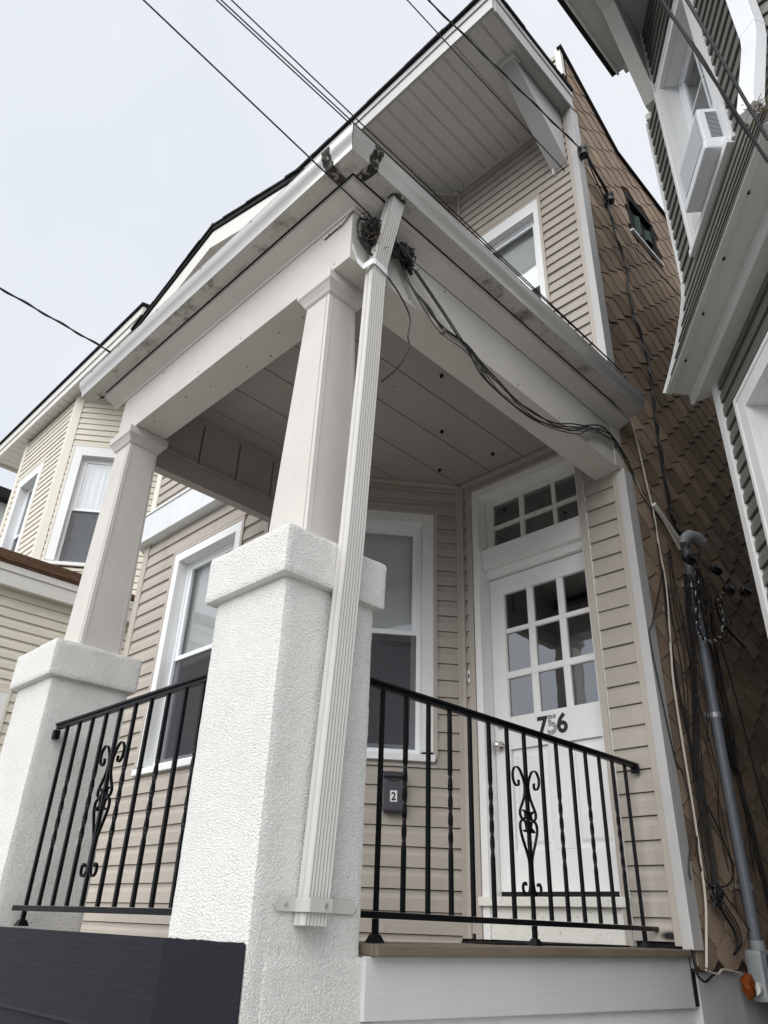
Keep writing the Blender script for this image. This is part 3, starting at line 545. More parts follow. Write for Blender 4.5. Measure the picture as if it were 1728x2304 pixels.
# columns
for cx, b_, t_ in ((-2.257, .135, .087), (-4.245, .128, .10)):
    cy = 1.765; mb = MB(); z0, z1 = 2.90, 4.385
    mb.loft([(cx-b_, cy-b_, z0), (cx+b_, cy-b_, z0), (cx+b_, cy+b_, z0), (cx-b_, cy+b_, z0)], [(cx-t_, cy-t_, z1), (cx+t_, cy-t_, z1), (cx+t_, cy+t_, z1), (cx-t_, cy+t_, z1)])
    cl = obj('column', mb, 'offwhite', PO, bev=.004)
    for sx, sy, vx, vy in ((1, -1, -1, 0), (1, -1, 0, 1), (1, 1, 0, -1)):     # folded metal edges
        d = .018; mb = MB()
        def C(z, q): k = b_+(t_-b_)*(z-z0)/(z1-z0); return Vector((cx+sx*k+vx*q+(0 if vx else sx*.0015), cy+sy*k+vy*q+(0 if vy else sy*.0015), z))
        mb.loft([C(z0+.01, d), C(z0+.01, d+.003), C(z1-.01, d+.003), C(z1-.01, d)], [p+Vector((0 if vx else .002*sx, 0 if vy else .002*sy, 0)) for p in (C(z0+.01, d), C(z0+.01, d+.003), C(z1-.01, d+.003), C(z1-.01, d))]); obj('metal_seam', mb, 'offwhite', cl)
    def ring(k, z): return [Vector((cx-k, cy-k, z)), Vector((cx+k, cy-k, z)), Vector((cx+k, cy+k, z)), Vector((cx-k, cy+k, z))]
    mb = MB(); mb.loops([ring(t_+.004, 4.352), ring(t_+.012, 4.36), ring(t_+.018, 4.375), ring(t_+.032, 4.40), ring(t_+.042, 4.412), ring(t_+.042, 4.464)]); obj('capital', mb, 'offwhite', PO, bev=.002)
# stucco piers
def rough_box(x0, x1, y0, y1, z0, z1, rad, cell=.022, amp=.004, top=None):
    """rounded, slightly uneven plaster block"""
    nx, ny, nz_ = max(2, int((x1-x0)/cell)), max(2, int((y1-y0)/cell)), max(2, int((z1-z0)/cell)); V = {}; mb = MB()
    def vid(i, j, k):
        key = (i, j, k)
        if key not in V:
            p = Vector((x0+(x1-x0)*i/nx, y0+(y1-y0)*j/ny, z0+(z1-z0)*k/nz_))
            q = Vector((min(max(p.x, x0+rad), x1-rad), min(max(p.y, y0+rad), y1-rad), min(max(p.z, z0+rad), z1-rad)))
            d = p-q
            if d.length > 1e-6: p = q+d.normalized()*min(d.length, rad) if sum(abs(c) > 1e-6 for c in d) > 1 else p
            s_ = noise.noise(p*3.1)*amp+noise.noise(p*11)*amp*.5+noise.noise(p*38)*amp*.35
            nn = Vector(((1 if i == nx else -1 if i == 0 else 0), (1 if j == ny else -1 if j == 0 else 0), (1 if k == nz_ else -1 if k == 0 else 0)))
            p = p+nn.normalized()*s_ if nn.length else p
            V[key] = len(mb.v); mb.v.append(tuple(p))
        return V[key]
    for i in range(nx):
        for j in range(ny):
            for k in (0, nz_): mb.f.append((vid(i, j, k), vid(i+1, j, k), vid(i+1, j+1, k), vid(i, j+1, k)))
        for k in range(nz_):
            for j in (0, ny): mb.f.append((vid(i, j, k), vid(i+1, j, k), vid(i+1, j, k+1), vid(i, j, k+1)))
    for j in range(ny):
        for k in range(nz_):
            for i in (0, nx): mb.f.append((vid(i, j, k), vid(i, j+1, k), vid(i, j+1, k+1), vid(i, j, k+1)))
    return mb
PX = [(-2.51, -2.055, 'right hand pier'), (-4.535, -4.065, 'left hand pier')]
for x0, x1, nm in PX:
    pr = obj('pier', rough_box(x0, x1, 1.51, 1.968, .02, 2.76, .018), 'stucco', PO, smooth=True)
    obj('pier_cap', rough_box(x0-.038, x1+.032, 1.474, 2.0, 2.722, 2.925, .014, .0145, .0045), 'stucco', pr, smooth=True)
pr = obj('pier_base', rough_box(-2.42, -2.0495, 1.575, 1.985, .02, 1.512, .010, .02, .003), 'stucco', PO, smooth=True)
mb = MB(); n = 40; edge = [(-2.058-.001*random.random(), z) for z in [0.02+i*1.52/n for i in range(n+1)]]
pts = [(-2.56, 1.506, .02)]+[(-2.062+random.uniform(-.0012, .0012), 1.506, z) for _, z in edge]+[(x, 1.506, 1.545+random.uniform(-.0015, .0015)) for x in [-2.075-.02*i for i in range(22)]]+[(-2.512, 1.506, 1.545)]
mb.prism(pts, (0, .0035, 0)); obj('painted_band', mb, 'navy_stucco', PO)
# floor and skirts
mb = MB(); mb.box(-2.45, -2.021, 1.990, 4.27, 1.515, 1.548); mb.box(-4.40, -2.451, 1.641, 4.27, 1.46, 1.495); obj('floor', mb, 'deck', PO, bev=.004)
mb = MB(); mb.box(-4.05, -2.515, 1.545, 1.640, 1.48, 1.540); obj('front_ledge', mb, 'deck', PO, bev=.004)
mb = MB(); mb.box(-2.02, -1.998, 1.990, 4.27, 1.513, 1.549); obj('floor_edge', mb, 'deck', PO, bev=.006)
FSk = Fr((-2.052, 0), (0, 1)); FNv = Fr((0, 1.53), (1, 0))
mb = MB(); mb.prism([FSk.P(1.97, 0, 1.513), FSk.P(4.40, 0, 1.513), FSk.P(4.40, 0, 1.292), FSk.P(1.97, 0, 1.335)], (.02, 0, 0)); obj('skirt_board', mb, 'base_white', PO, bev=.003)
mb = MB(); mb.box(-2.15, -2.056, 1.97, 4.36, .02, 1.33); obj('skirt_wall', mb, 'stucco_smooth', PO)
for i, (z0, z1) in enumerate(((1.262, 1.544), (1.0, 1.268), (.74, 1.006), (.48, .746), (.22, .486), (.02, .226))):
    mb = MB(); mb.prism([FNv.P(-4.06, b, z) for b, z in ((0, z0), (.024, z0), (.020, z0+.01), (.008, z1), (0, z1))], (1.548, 0, 0)); obj('skirt_board', mb, 'navy', PO)
mb = MB(); mb.box(-4.06, -2.52, 1.531, 1.56, .02, 1.513); obj('skirt_wall', mb, 'navy', PO)

mb = MB(); mb.fb(FW, -2.19, -2.03, .0225, .0228, 1.572, 1.645); obj('paint_smear', mb, 'ink_smear', HS)

rn = random.Random(21)      # nail heads on the porch trim
for i in range(34):
    mb = MB(); k = i % 4
    if k == 0: p = Vector((rn.uniform(-4.2, -2.1), 1.655, rn.choice((4.50, 4.77)))); q = Vector((0, -.0025, 0))
    elif k == 1: p = Vector((-2.012, rn.uniform(2.0, 4.2), rn.choice((4.50, 4.77)))); q = Vector((.0025, 0, 0))
    elif k == 2: p = Vector((rn.uniform(-4.2, -2.4), rn.uniform(2.0, 4.1), ZC)); q = Vector((0, 0, -.0025))
    else: p = Vector((rn.uniform(-4.0, -2.3), rn.uniform(1.69, 1.85), ZBm)); q = Vector((0, 0, -.0025))
    mb.tube([p-q*.3, p+q], rn.uniform(.003, .0055), 7); obj('nail_head', mb, 'twig', PO)
# ================================================================== iron railings
SC_UP = [(.058, 2.232), (.056, 2.212), (.074, 2.203), (.096, 2.222), (.101, 2.258), (.080, 2.288), (.050, 2.286), (.024, 2.255), (.009, 2.215), (.014, 2.170), (.036, 2.128), (.056, 2.096), (.054, 2.072), (.036, 2.060), (.018, 2.068), (.016, 2.092), (.034, 2.100)]
SC_MID = [(.034, 2.012), (.018, 2.008), (.012, 2.030), (.022, 2.052), (.044, 2.056), (.060, 2.038), (.058, 2.006), (.042, 1.966), (.020, 1.922), (.006, 1.886), (.004, 1.84), (.006, 1.79), (.016, 1.757), (.038, 1.744), (.060, 1.757), (.062, 1.782), (.046, 1.795), (.038, 1.782)]
def railing(label, P, s0, s1, bals, scroll, side, feet, ztop=2.488, zbot=1.637, ends=(0, 0)):
    """P(s, off, z) -> point; s along the rail"""
    c = P((s0+s1)/2, 0, 1.55); R_ = thing('iron_railing', label, 'railing', c, 'black iron porch railings')
    def bar(name, s0, s1, w, z0, z1, bev=.002):
        mb = MB(); mb.hexa([P(s0, -w, z0), P(s1, -w, z0), P(s1, w, z0), P(s0, w, z0), P(s0, -w, z1), P(s1, -w, z1), P(s1, w, z1), P(s0, w, z1)]); return obj(name, mb, 'iron', R_, bev=bev)
    bar('top_rail', s0, s1, .021, ztop-.014, ztop, .005); bar('top_channel', s0, s1, .013, ztop-.030, ztop-.0145); bar('bottom_rail', s0-ends[0], s1+ends[1], .014, zbot-.012, zbot+.010)
    for i, s in enumerate(bals):
        h = .0082; Ls = []; z0, z1 = zbot+.011, ztop-.031; tw = i % 2 == 1 and abs(s-scroll) > .05
        zs = [z0]+([1.86+(2.20-1.86)*k/22 for k in range(23)] if tw else [])+[z1]
        for z in zs:
            a = 0 if not tw else max(0, min(1, (z-1.86)/.34))*math.pi*2.5
            Ls.append([P(s+h*1.3*math.cos(a+q), h*1.3*math.sin(a+q), z) for q in (math.pi/4, 3*math.pi/4, 5*math.pi/4, 7*math.pi/4)])
        mb = MB(); mb.loops(Ls); obj('baluster', mb, 'iron', R_)
    for sg in (-1, 1):
        for sc in (SC_UP, SC_MID):
            mb = MB(); pts = [P(scroll+sg*(a+(.006 if sc is SC_UP else .006)), 0, z) for a, z in sc]; mb.sweep(spline(pts, 5), side, .013, .0045); obj('scroll', mb, 'iron', R_)
    mb = MB(); mb.sweep(spline([P(scroll-.03, .009, 2.098), P(scroll-.012, .009, 2.085), P(scroll+.012, .009, 2.085), P(scroll+.03, .009, 2.098)], 4), side, .012, .005); mb.sweep(spline([P(scroll-.03, .009, 2.006), P(scroll-.012, .009, 2.02), P(scroll+.012, .009, 2.02), P(scroll+.03, .009, 2.006)], 4), side, .012, .005); obj('scroll_collar', mb, 'iron', R_)
    for s in feet:
        mb = MB(); h = .009; mb.hexa([P(s-h, -h, 1.552), P(s+h, -h, 1.552), P(s+h, h, 1.552), P(s-h, h, 1.552), P(s-h, -h, zbot-.0125), P(s+h, -h, zbot-.0125), P(s+h, h, zbot-.0125), P(s-h, h, zbot-.0125)])
        k = .026; mb.hexa([P(s-k, -k, 1.549), P(s+k, -k, 1.549), P(s+k, k, 1.549), P(s-k, k, 1.549), P(s-.014, -.014, 1.575), P(s+.014, -.014, 1.575), P(s+.014, .014, 1.575), P(s-.014, .014, 1.575)]); obj('foot', mb, 'iron', R_)
    return R_
RB = [2.155+.1411*i for i in range(15)]
RR = railing('black iron railing with scroll in front of the white door', lambda s, o, z: Vector((-2.18+o, s, z)), 1.972, 4.268, RB, RB[7], (1, 0, 0), (RB[0], RB[7], RB[14]), ends=(0, 0))
mb = MB(); mb.box(-2.2, -2.155, 4.235, 4.262, 2.43, 2.475); obj('wall_bracket', mb, 'iron', RR, bev=.003)
FBs = [-4.282+.1536*i for i in range(9)]; FBs = [-3.918+.1405*i for i in range(9)]+[-3.918+.1405*9]
RL = railing('black iron railing with scroll between the two stucco piers', lambda s, o, z: Vector((s, 1.60-o, z)), -4.035, -2.512, FBs, FBs[4], (0, 1, 0), (FBs[0],), ztop=2.478, zbot=1.622, ends=(0, 0))
mb = MB(); mb.box(-4.062, -4.030, 1.585, 1.615, 2.40, 2.447); obj('wall_bracket', mb, 'iron', RL, bev=.003)
# ================================================================== downspout on the pier
DS = thing('downspout', 'ribbed off-white downspout strapped to the right hand stucco pier', 'downspout', (-2.02, 1.72, 1.58))
def rib_loop(c, ux, uy, w, d):
    """corrugated rectangular section centred on c"""
    pts = []
    def side(p, q, n, k):
        for i in range(n): pts.append((p[0]+(q[0]-p[0])*i/n, p[1]+(q[1]-p[1])*i/n, k if i % 2 else 0))
    out_ = []; n = 10
    for (p, q, nx, ny, rib) in (((-d, -w), (d, -w), 0, -1, 4), ((d, -w), (d, w), 1, 0, 12), ((d, w), (-d, w), 0, 1, 6), ((-d, w), (-d, -w), -1, 0, 2)):
        for i in range(rib): t = i/rib; e = -.0042 if i % 2 else 0; out_.append((p[0]+(q[0]-p[0])*t+nx*e, p[1]+(q[1]-p[1])*t+ny*e))
    return [c+ux*a+uy*b for a, b in out_]
ux, uy = Vector((1, 0, 0)), Vector((0, 1, 0))
mb = MB(); path = [(-2.020, 1.712, 1.595), (-2.018, 1.720, 1.70), (-1.995, 1.757, 2.75), (-1.990, 1.764, 2.97), (-1.978, 1.790, 3.9), (-1.975, 1.803, 4.455)]
mb.loops([rib_loop(Vector(p), ux, uy, .042, .029) for p in path]); obj('pipe', mb, 'white_trim' if 0 else 'ds_paint', DS) if 'ds_paint' in MATS else obj('pipe', mb, 'offwhite', DS)
mb = MB(); mb.loops([rib_loop(Vector(p), Vector((1, 0, -.3)).normalized(), uy, .041, .0285) for p in ((-1.972, 1.802, 4.44), (-1.962, 1.803, 4.50), (-1.862, 1.812, 4.885))]); obj('elbow_pipe', mb, 'ds_paint', DS)
mb = MB(); mb.tube([(-1.86, 1.813, 4.885), (-1.857, 1.813, 4.897)], .05, 10); obj('outlet_seal', mb, 'tar', DS)
mb = MB()
for z0, z1, pts in ((1.632, 1.672, [(-2.047, 1.60), (-2.046, 1.655), (-2.043, 1.668), (-1.986, 1.662), (-1.980, 1.672), (-1.980, 1.765), (-1.986, 1.772), (-2.036, 1.770), (-2.046, 1.785), (-2.046, 1.915)]),):
    pl_ = [Vector((x, y, (z0+z1)/2)) for x, y in pts]; mb.sweep(pl_, (0, 0, 1), z1-z0, .003)
    for y, s in ((1.60, -1), (1.915, 1)): mb.prism([(-2.0475, y, z0), (-2.0475, y, z1), (-2.0475, y+s*.02, (z0+z1)/2)], (.003, 0, 0))
obj('strap', mb, 'ds_paint', DS)
mb = MB(); pl_ = [Vector((x, y, z)) for x, y, z in ((-2.004, 1.665, 4.545), (-2.004, 1.70, 4.478), (-1.994, 1.735, 4.452), (-1.945, 1.750, 4.468), (-1.938, 1.765, 4.470), (-1.938, 1.845, 4.455), (-1.945, 1.855, 4.452))]; mb.sweep(pl_, (.0, .0, 1), .036, .003); obj('strap', mb, 'white_trim', DS)
mb = MB()
for p in ((-1.976, 1.735, 1.652), (-2.043, 1.63, 1.652)): mb.tube([(p[0]-.002, p[1], p[2]), (p[0]+.005, p[1], p[2])], .006, 8)
obj('screw', mb, 'zinc', DS)
# ================================================================== mailbox, bells, mat
FM = Fr(FF.P(0, .02, 0)[:2], FF.u[:2]); ua, ub = LF-.59, LF-.45; MBX = thing('mailbox', 'small dark grey mailbox with number 2 label under the porch window', 'mailbox', FF.P((ua+ub)/2, .02, 2.28))
mb = MB(); mb.prism([FM.P(ua, b, z) for b, z in ((0, 2.285), (.062, 2.272), (.070, 2.285), (.070, 2.485), (0, 2.50))], FM.u*(ub-ua)); obj('body', mb, 'mailbox', MBX, bev=.006)
n = 12; mb = MB(); top = []
mb.prism([FM.P(ua-.003, b, z) for b, z in ((0, 2.502), (.060, 2.496), (.070, 2.508), (.012, 2.545), (0, 2.545))], FM.u*(ub-ua+.006)); obj('lid', mb, 'mailbox', MBX, bev=.004)
sl = [FM.P(ua+.012+(ub-ua-.024)*i/n, .0708, 2.487-.022*math.sin(math.pi*i/n)) for i in range(n+1)]+[FM.P(ub-.012, .0708, 2.492), FM.P(ua+.012, .0708, 2.492)]
mb = MB(); mb.prism(sl, FM.n*.001); obj('slot', mb, 'ink', MBX)
ac = (ua+ub)/2; mb = MB(); mb.fb(FM, ac-.024, ac+.024, .0705, .0717, 2.338, 2.410); lb = obj('label', mb, 'label_white', MBX); text('2', FM, ac, .0722, 2.349, .050, 'ink', lb, 'digit', .85, .03)
for z, lb_ in ((3.24, 'upper white doorbell button beside the door frame'), (2.89, 'lower white doorbell button beside the door frame')):
    D_ = thing('doorbell', lb_, 'doorbell', (-3.402, 4.26, z), 'doorbells'); mb = MB(); mb.fb(FW, -3.417, -3.389, .02, .033, z-.045, z+.045); obj('housing', mb, 'label_white', D_, bev=.006)
    mb = MB(); mb.fb(FW, -3.409, -3.398, .0325, .037, z-.016, z+.018); obj('button', mb, 'ink', D_, bev=.002)
mb = MB(); mb.box(-2.44, -2.25, 2.95, 4.1, 1.549, 1.556); tag(obj('door_mat', mb, 'rubber', bev=.002), 'thin black rubber mat lying on the porch floor', 'mat')
# ================================================================== cables
def cable(name, pts, rad, m, k=5, n=6): mb = MB(); mb.tube(spline(pts, k), rad, n); return obj(name, mb, m, smooth=True)
CB = {
'bundle':(-1.985,[(2.0,4.69),(2.04,4.57),(2.21,4.47),(2.32,4.42),(2.52,4.42),(2.67,4.36),(2.81,4.32),(2.97,4.3),(3.17,4.31),(3.39,4.36),(3.62,4.46),(3.89,4.59),(4.09,4.64),(4.23,4.62),(4.37,4.49),(4.5,4.35),(4.67,4.28),(4.89,4.19),(4.97,4.16)]),
'thick':(-1.975,[(2.05,4.7),(2.3,4.55),(2.45,4.45),(2.53,4.41),(2.64,4.31),(2.85,4.27),(3.08,4.27),(3.33,4.33),(3.61,4.44),(3.78,4.57),(4.0,4.68),(4.14,4.65),(4.3,4.55)]),
'loose':(-1.99,[(1.89,4.51),(1.99,4.45),(2.07,4.35),(2.06,4.21),(2.07,4.15),(2.0,3.98),(1.89,3.82)]),
'B1':(-1.96,[(4.67,7.63),(4.73,7.24),(4.84,6.86),(4.82,6.36),(4.94,5.99),(4.95,5.63),(4.9,5.24),(4.88,4.88),(4.87,4.38),(4.89,4.3),(4.96,4.2)]),
'pale':(-1.965,[(4.47,4.96),(4.51,4.77),(4.54,4.55),(4.56,4.42),(4.59,4.24),(4.59,3.95),(4.6,3.7),(4.55,3.39),(4.51,3.19),(4.47,2.91),(4.47,2.2),(4.46,1.96),(4.44,1.77),(4.38,1.6),(4.33,1.47)]),
'B3':(-1.97,[(4.58,4.28),(4.62,4.07),(4.6,3.84),(4.58,3.59),(4.55,3.39),(4.55,3.23),(4.55,2.93),(4.6,2.58),(4.6,2.43)]),
'B4':(-1.95,[(4.91,3.87),(4.86,3.64),(4.81,3.36),(4.76,3.15),(4.56,2.55),(4.56,2.42),(4.55,2.28),(4.55,2.18),(4.55,2.05),(4.55,1.94),(4.54,1.85),(4.55,1.78),(4.61,1.72),(4.7,1.65),(4.72,1.57),(4.65,1.53)]),
'B5':(-1.97,[(4.63,3.85),(4.46,3.56),(4.31,3.32),(4.25,3.19),(4.34,2.52),(4.4,2.45),(4.44,2.35),(4.45,2.24),(4.38,2.07),(4.31,1.94),(4.31,1.87)]),
'B6':(-1.96,[(5.19,4.01),(5.02,3.7),(5.0,3.41),(5.13,2.65),(5.2,2.54),(5.21,2.39),(5.24,2.29),(5.26,2.18),(5.27,2.04),(5.3,1.89),(5.32,1.5)]),
'B6b':(-1.96,[(5.35,3.5),(5.45,3.1),(5.51,2.71),(5.54,2.53),(5.56,2.4),(5.59,2.33),(5.62,1.9)]),
'B7':(-1.965,[(4.57,2.25),(4.47,2.11),(4.43,2.01),(4.44,1.95),(4.51,1.86),(4.65,1.85),(4.75,1.79),(4.89,1.7),(5.07,1.58)]),
'B8':(-1.955,[(4.61,2.32),(4.75,2.17),(4.82,2.06),(4.87,1.98),(4.81,1.9),(4.69,1.86),(4.57,1.86)]),
'bot':(-1.975,[(4.21,1.55),(4.23,1.45),(4.27,1.42),(4.32,1.41),(4.39,1.43),(4.43,1.44)]),
'botw':(-1.975,[(4.34,1.46),(4.47,1.44),(4.55,1.46),(4.78,1.44)]),
'stripe':(-1.9,[(5.01,3.92),(4.92,3.65),(4.86,3.46),(4.9,3.37),(5.05,3.39),(5.22,3.48),(5.35,3.62),(5.36,3.73),(5.34,3.8),(5.43,3.88)]),
'loop':(-1.93,[(5.09,4.22),(5.23,4.21),(5.21,4.13),(5.06,3.92),(5.1,3.75),(5.15,3.62),(5.11,3.49),(5.02,3.41),(4.94,3.46),(4.96,3.71),(4.98,3.83)]),
'tail':(-1.92,[(5.31,3.79),(5.33,3.65),(5.47,3.59),(5.72,3.53)]),
'th1':(-1.85,[(4.75,4.03),(5.07,4.14),(5.36,4.26),(5.69,4.41),(5.98,4.58)]),
'th2':(-1.85,[(4.73,3.98),(5.14,4.11),(5.52,4.23),(6.01,4.39)]),
'th3':(-1.88,[(5.23,4.02),(5.05,3.96),(4.9,3.9),(4.79,3.81),(4.85,3.77),(5.06,3.75),(5.39,3.85),(5.56,3.94),(5.84,4.01),(6.15,4.15)]),
'th4':(-1.88,[(5.36,3.99),(5.47,3.96),(5.71,4.0),(6.07,4.17)])}
def cp(k, jx=0, jy=0, jz=0): x, q = CB[k]; return [Vector((x+jx, y+jy, z+jz)) for y, z in q]
T = thing('cable_bundle', 'sagging bundle of black and grey cables hung along the side beam of the porch', 'cables', (-1.985, 3.2, 4.3))
def strand(pts, rad, m, parent): mb = MB(); mb.tube(spline(pts, 5), rad, 6); return obj('strand', mb, m, parent, smooth=True)
for i in range(7):
    rn = random.Random(i); P_ = cp('bundle'); q = [rn.uniform(-.02, .02) for _ in P_]
    P_ = [p+Vector((rn.uniform(0, .012), rn.uniform(-.012, .012), .6*rn.uniform(-.028, .03)+q[0]*1.3*(1 if 1 < j < 13 else 0))) for j, p in enumerate(P_)]
    strand(P_, (.004, .0034, .0045, .003, .0034, .004, .003)[i], ('cable', 'cable_grey', 'cable', 'cable_grey', 'cable_pale', 'cable', 'cable_grey')[i], T)
strand(cp('thick'), .0052, 'cable', T); strand(cp('thick', .006, .035, -.012), .0036, 'cable', T)
for y, z in ((2.32, 4.42), (4.2, 4.63)): mb = MB(); mb.tube([(-1.984, y-.005, z), (-1.984, y+.012, z)], .02, 10); obj('cable_tie', mb, 'cable_grey', T)
mb = MB(); rn = random.Random(5)     # black splice cluster where the cables start
for i in range(24):
    c = Vector((-1.962, 1.985, 4.705)); P_ = [c+Vector((rn.uniform(-.02, .04), rn.uniform(-.075, .06), rn.uniform(-.06, .055))) for _ in range(5)]; mb.tube(spline(P_, 5), rn.uniform(.003, .007), 6)
for i in range(5): c = Vector((-1.97+rn.uniform(-.01, .02), 2.0+rn.uniform(-.05, .05), 4.69+rn.uniform(-.03, .03))); mb.tube([c, c+Vector((.01, rn.uniform(-.03, .03), rn.uniform(-.05, .02)))], .012, 8)
obj('splice', mb, 'cable', T, smooth=True)
tag(cable('cable', cp('loose'), .0045, 'cable'), 'loose black wire end dangling below the porch beam behind the downspout', 'cable')
tag(cable('cable', [(-1.985, 1.74, 4.78), (-1.975, 1.67, 4.72), (-1.975, 1.665, 4.62), (-1.97, 1.70, 4.56), (-1.965, 1.77, 4.53)], .0065, 'cable'), 'black cable loop curling round the porch beam corner by the nest', 'cable')
tag(cable('cable', [(-1.975, 1.69, 4.60), (-1.965, 1.745, 4.60), (-1.95, 1.80, 4.655)], .006, 'cable'), 'short cut black cable stub crossing the downspout elbow', 'cable')
tag(cable('cable', [(-2.0, 1.652, 4.785), (-2.03, 1.648, 4.772), (-2.08, 1.648, 4.745), (-2.14, 1.650, 4.752), (-2.22, 1.651, 4.748)], .0035, 'cable'), 'thin black wire tucked along the front beam of the porch', 'cable')
G1 = 'black cables hanging on the brown shingle wall'
L4 = 'black cable in the strand hanging just left of the grey conduit'; L6 = 'black cable in the strand hanging just right of the grey conduit'
for k, rad, lab in (('B1', .009, 'thick twisted black service cable running down the brown shingle wall'), ('B3', .005, 'black cable hanging close beside the pale cream cable'), ('B4', .006, L4), ('B5', .004, 'thin black cable wandering beside the corner post of the shingle wall'), ('B6', .006, L6), ('B6b', .0045, 'rightmost black cable deep in the alley'), ('B7', .004, 'thin black cable slanting low across the brown shingles'), ('B8', .005, 'black cable looping over the lower conduit'), ('bot', .006, 'black cable end drooping under the porch corner')):
    o = cable('cable', cp(k), rad, 'cable'); tag(o, lab, 'cable', G1)
P_ = []
for i, p in enumerate(spline(cp('B1', .005), 10)): P_.append(p+Vector((.010*math.cos(i*.9), .012*math.sin(i*.9), 0)))
mb = MB(); mb.tube(P_, .007, 6); tag(obj('cable', mb, 'cable', smooth=True), 'thin black cable wound round the thick service cable', 'cable', G1)
for j in range(3): o = cable('cable', cp('B4', .004*j, .018*(j+1), .01*j), .004, 'cable'); tag(o, L4, 'cable', G1)
for j in range(2): o = cable('cable', cp('B6', .004*j, .022*(j+1), .01*j), .0045, 'cable'); tag(o, L6, 'cable', G1)
o = cable('cable', cp('B3', .003, -.03, 0), .0035, 'cable'); tag(o, 'thin black cable left of the pale cream cable', 'cable', G1)
tag(cable('cable', cp('pale'), .0068, 'cable_pale'), 'pale cream cable running straight down the brown shingle wall', 'cable')
tag(cable('cable', cp('botw'), .006, 'cable_pale'), 'pale cable end under the bottom edge of the brown shingles', 'cable')
# black and white striped loop
m = bpy.data.materials.new('striped'); m.use_nodes = True; m.node_tree.nodes['Principled BSDF'].inputs['Base Color'].default_value = (.6, .6, .58, 1); MATS['striped'] = m
ST = tag(cable('cable', cp('stripe'), .010, 'cable', 6), 'black cable loop wound with white tape', 'cable')
sp = spline(cp('stripe'), 14); P_ = []
mb = MB()
for i in range(2, len(sp)-2, 8):
    seg = []
    for j in range(6):
        k = min(i+j, len(sp)-2); t = (sp[k+1]-sp[k]).normalized(); n1 = t.orthogonal().normalized(); n2 = t.cross(n1); a = j*.75; seg.append(sp[k]+(n1*math.cos(a)+n2*math.sin(a))*.008)
    mb.tube(seg, .0065, 6)
obj('white_tape', mb, 'striped', ST)
tag(cable('cable', cp('loop'), .006, 'cable'), 'long black cable loop hanging from the weatherhead', 'cable'); tag(cable('cable', cp('tail'), .010, 'cable'), 'thick black cable tail sticking out below the striped loop', 'cable')
for k, lab in (('th1', 'thin wire sagging across the alley, uppermost of four'), ('th2', 'thin wire crossing the alley just under the weatherhead'), ('th3', 'thin wire with two black connectors in the alley'), ('th4', 'thin wire sagging below a black connector block in the alley')): tag(cable('cable', cp(k), .0042, 'cable_grey'), lab, 'wire')
for (y, z), lab in (((5.33, 4.02), 'round black cable connector block hanging in the alley'), ((5.51, 3.915), 'black cable connector above the striped loop'), ((5.87, 4.015), 'black cable connector next to the grey house corner'), ((4.85, 3.935), 'black cable connector under the weatherhead')):
    c = Vector((-1.88, y, z)); mb = MB(); mb.tube([c+Vector((0, -.06, -.01)), c+Vector((0, -.045, 0)), c+Vector((0, .045, .005)), c+Vector((0, .06, .01))], .03, 10, [.012, .03, .034, .014]); mb.tube([c+Vector((.01, -.02, .03)), c+Vector((.01, .03, .035))], .012, 8); tag(obj('cable_connector', mb, 'cable', bev=.002), lab, 'connector', 'cable connectors in the alley')
mb = MB(); rn = random.Random(11)
for i in range(14):
    c = Vector((-1.955, 4.55, 1.80)); P_ = [c+Vector((rn.uniform(-.01, .03), rn.uniform(-.06, .05), rn.uniform(-.05, .06))) for _ in range(4)]; mb.tube(spline(P_, 5), .0045, 5)
tag(obj('cable_tangle', mb, 'cable', smooth=True), 'small tangle of black wire ends low on the brown shingle wall', 'cables')
rn = random.Random(33); LK = ('thin black cable straying between the pale cable and the conduit', 'thin black cable straying right of the conduit into the dark alley')
for i in range(12):
    y0 = 4.62+.3*rn.random() if i % 2 else 5.1+.35*rn.random(); P_ = []; yy = y0; zz = rn.uniform(3.6, 4.1)
    while zz > (1.75 if i % 3 else 2.4): P_.append(Vector((-1.975+rn.uniform(0, .02), yy, zz))); zz -= rn.uniform(.22, .4); yy += rn.uniform(-.07, .06); yy = min(max(yy, 4.38), 4.93) if i % 2 else min(max(yy, 5.07), 5.75)
    tag(cable('cable', P_, rn.uniform(.0025, .004), 'cable'), LK[0] if i % 2 else LK[1], 'cable', G1)
for i in range(5):
    c0_ = Vector((-1.92, 5.05+.1*i, 3.95-.03*i)); rr_ = rn.uniform(.10, .2); tag(cable('cable', [c0_+Vector((rn.uniform(-.03, .03), math.sin(q)*rr_*.55, -rr_+math.cos(q)*rr_)) for q in [k*2*math.pi/8 for k in range(8)]], rn.uniform(.003, .0045), 'cable'), 'coiled black cable loop hanging among the connectors under the weatherhead', 'cable', 'cable loops under the weatherhead')
# service conduit
SV = thing('service_conduit', 'grey electrical conduit with weatherhead and box on the brown shingle wall', 'conduit', (-1.95, 5.02, 1.3))
CY = 5.0
mb = MB(); mb.tube([(-1.955, CY, 1.52), (-1.955, CY, 2.5), (-1.955, CY+.02, 3.6), (-1.955, CY+.03, 4.14)], .033, 16); obj('pipe', mb, 'conduit', SV, smooth=True)
for z in (1.877, 2.883, 3.80): mb = MB(); mb.tube([(-1.955, CY+.008, z-.016), (-1.955, CY+.008, z+.016)], .037, 16); mb.box(-1.995, -1.985, CY-.065, CY+.065, z-.014, z+.014); obj('clamp', mb, 'zinc', SV)
mb = MB(); mb.tube([(-1.955, CY-.02, 4.12), (-1.95, CY, 4.17), (-1.93, CY+.06, 4.215), (-1.90, CY+.12, 4.215), (-1.875, CY+.165, 4.18)], .05, 14, [.040, .046, .052, .050, .040]); obj('weatherhead', mb, 'pvc_grey', SV, smooth=True)
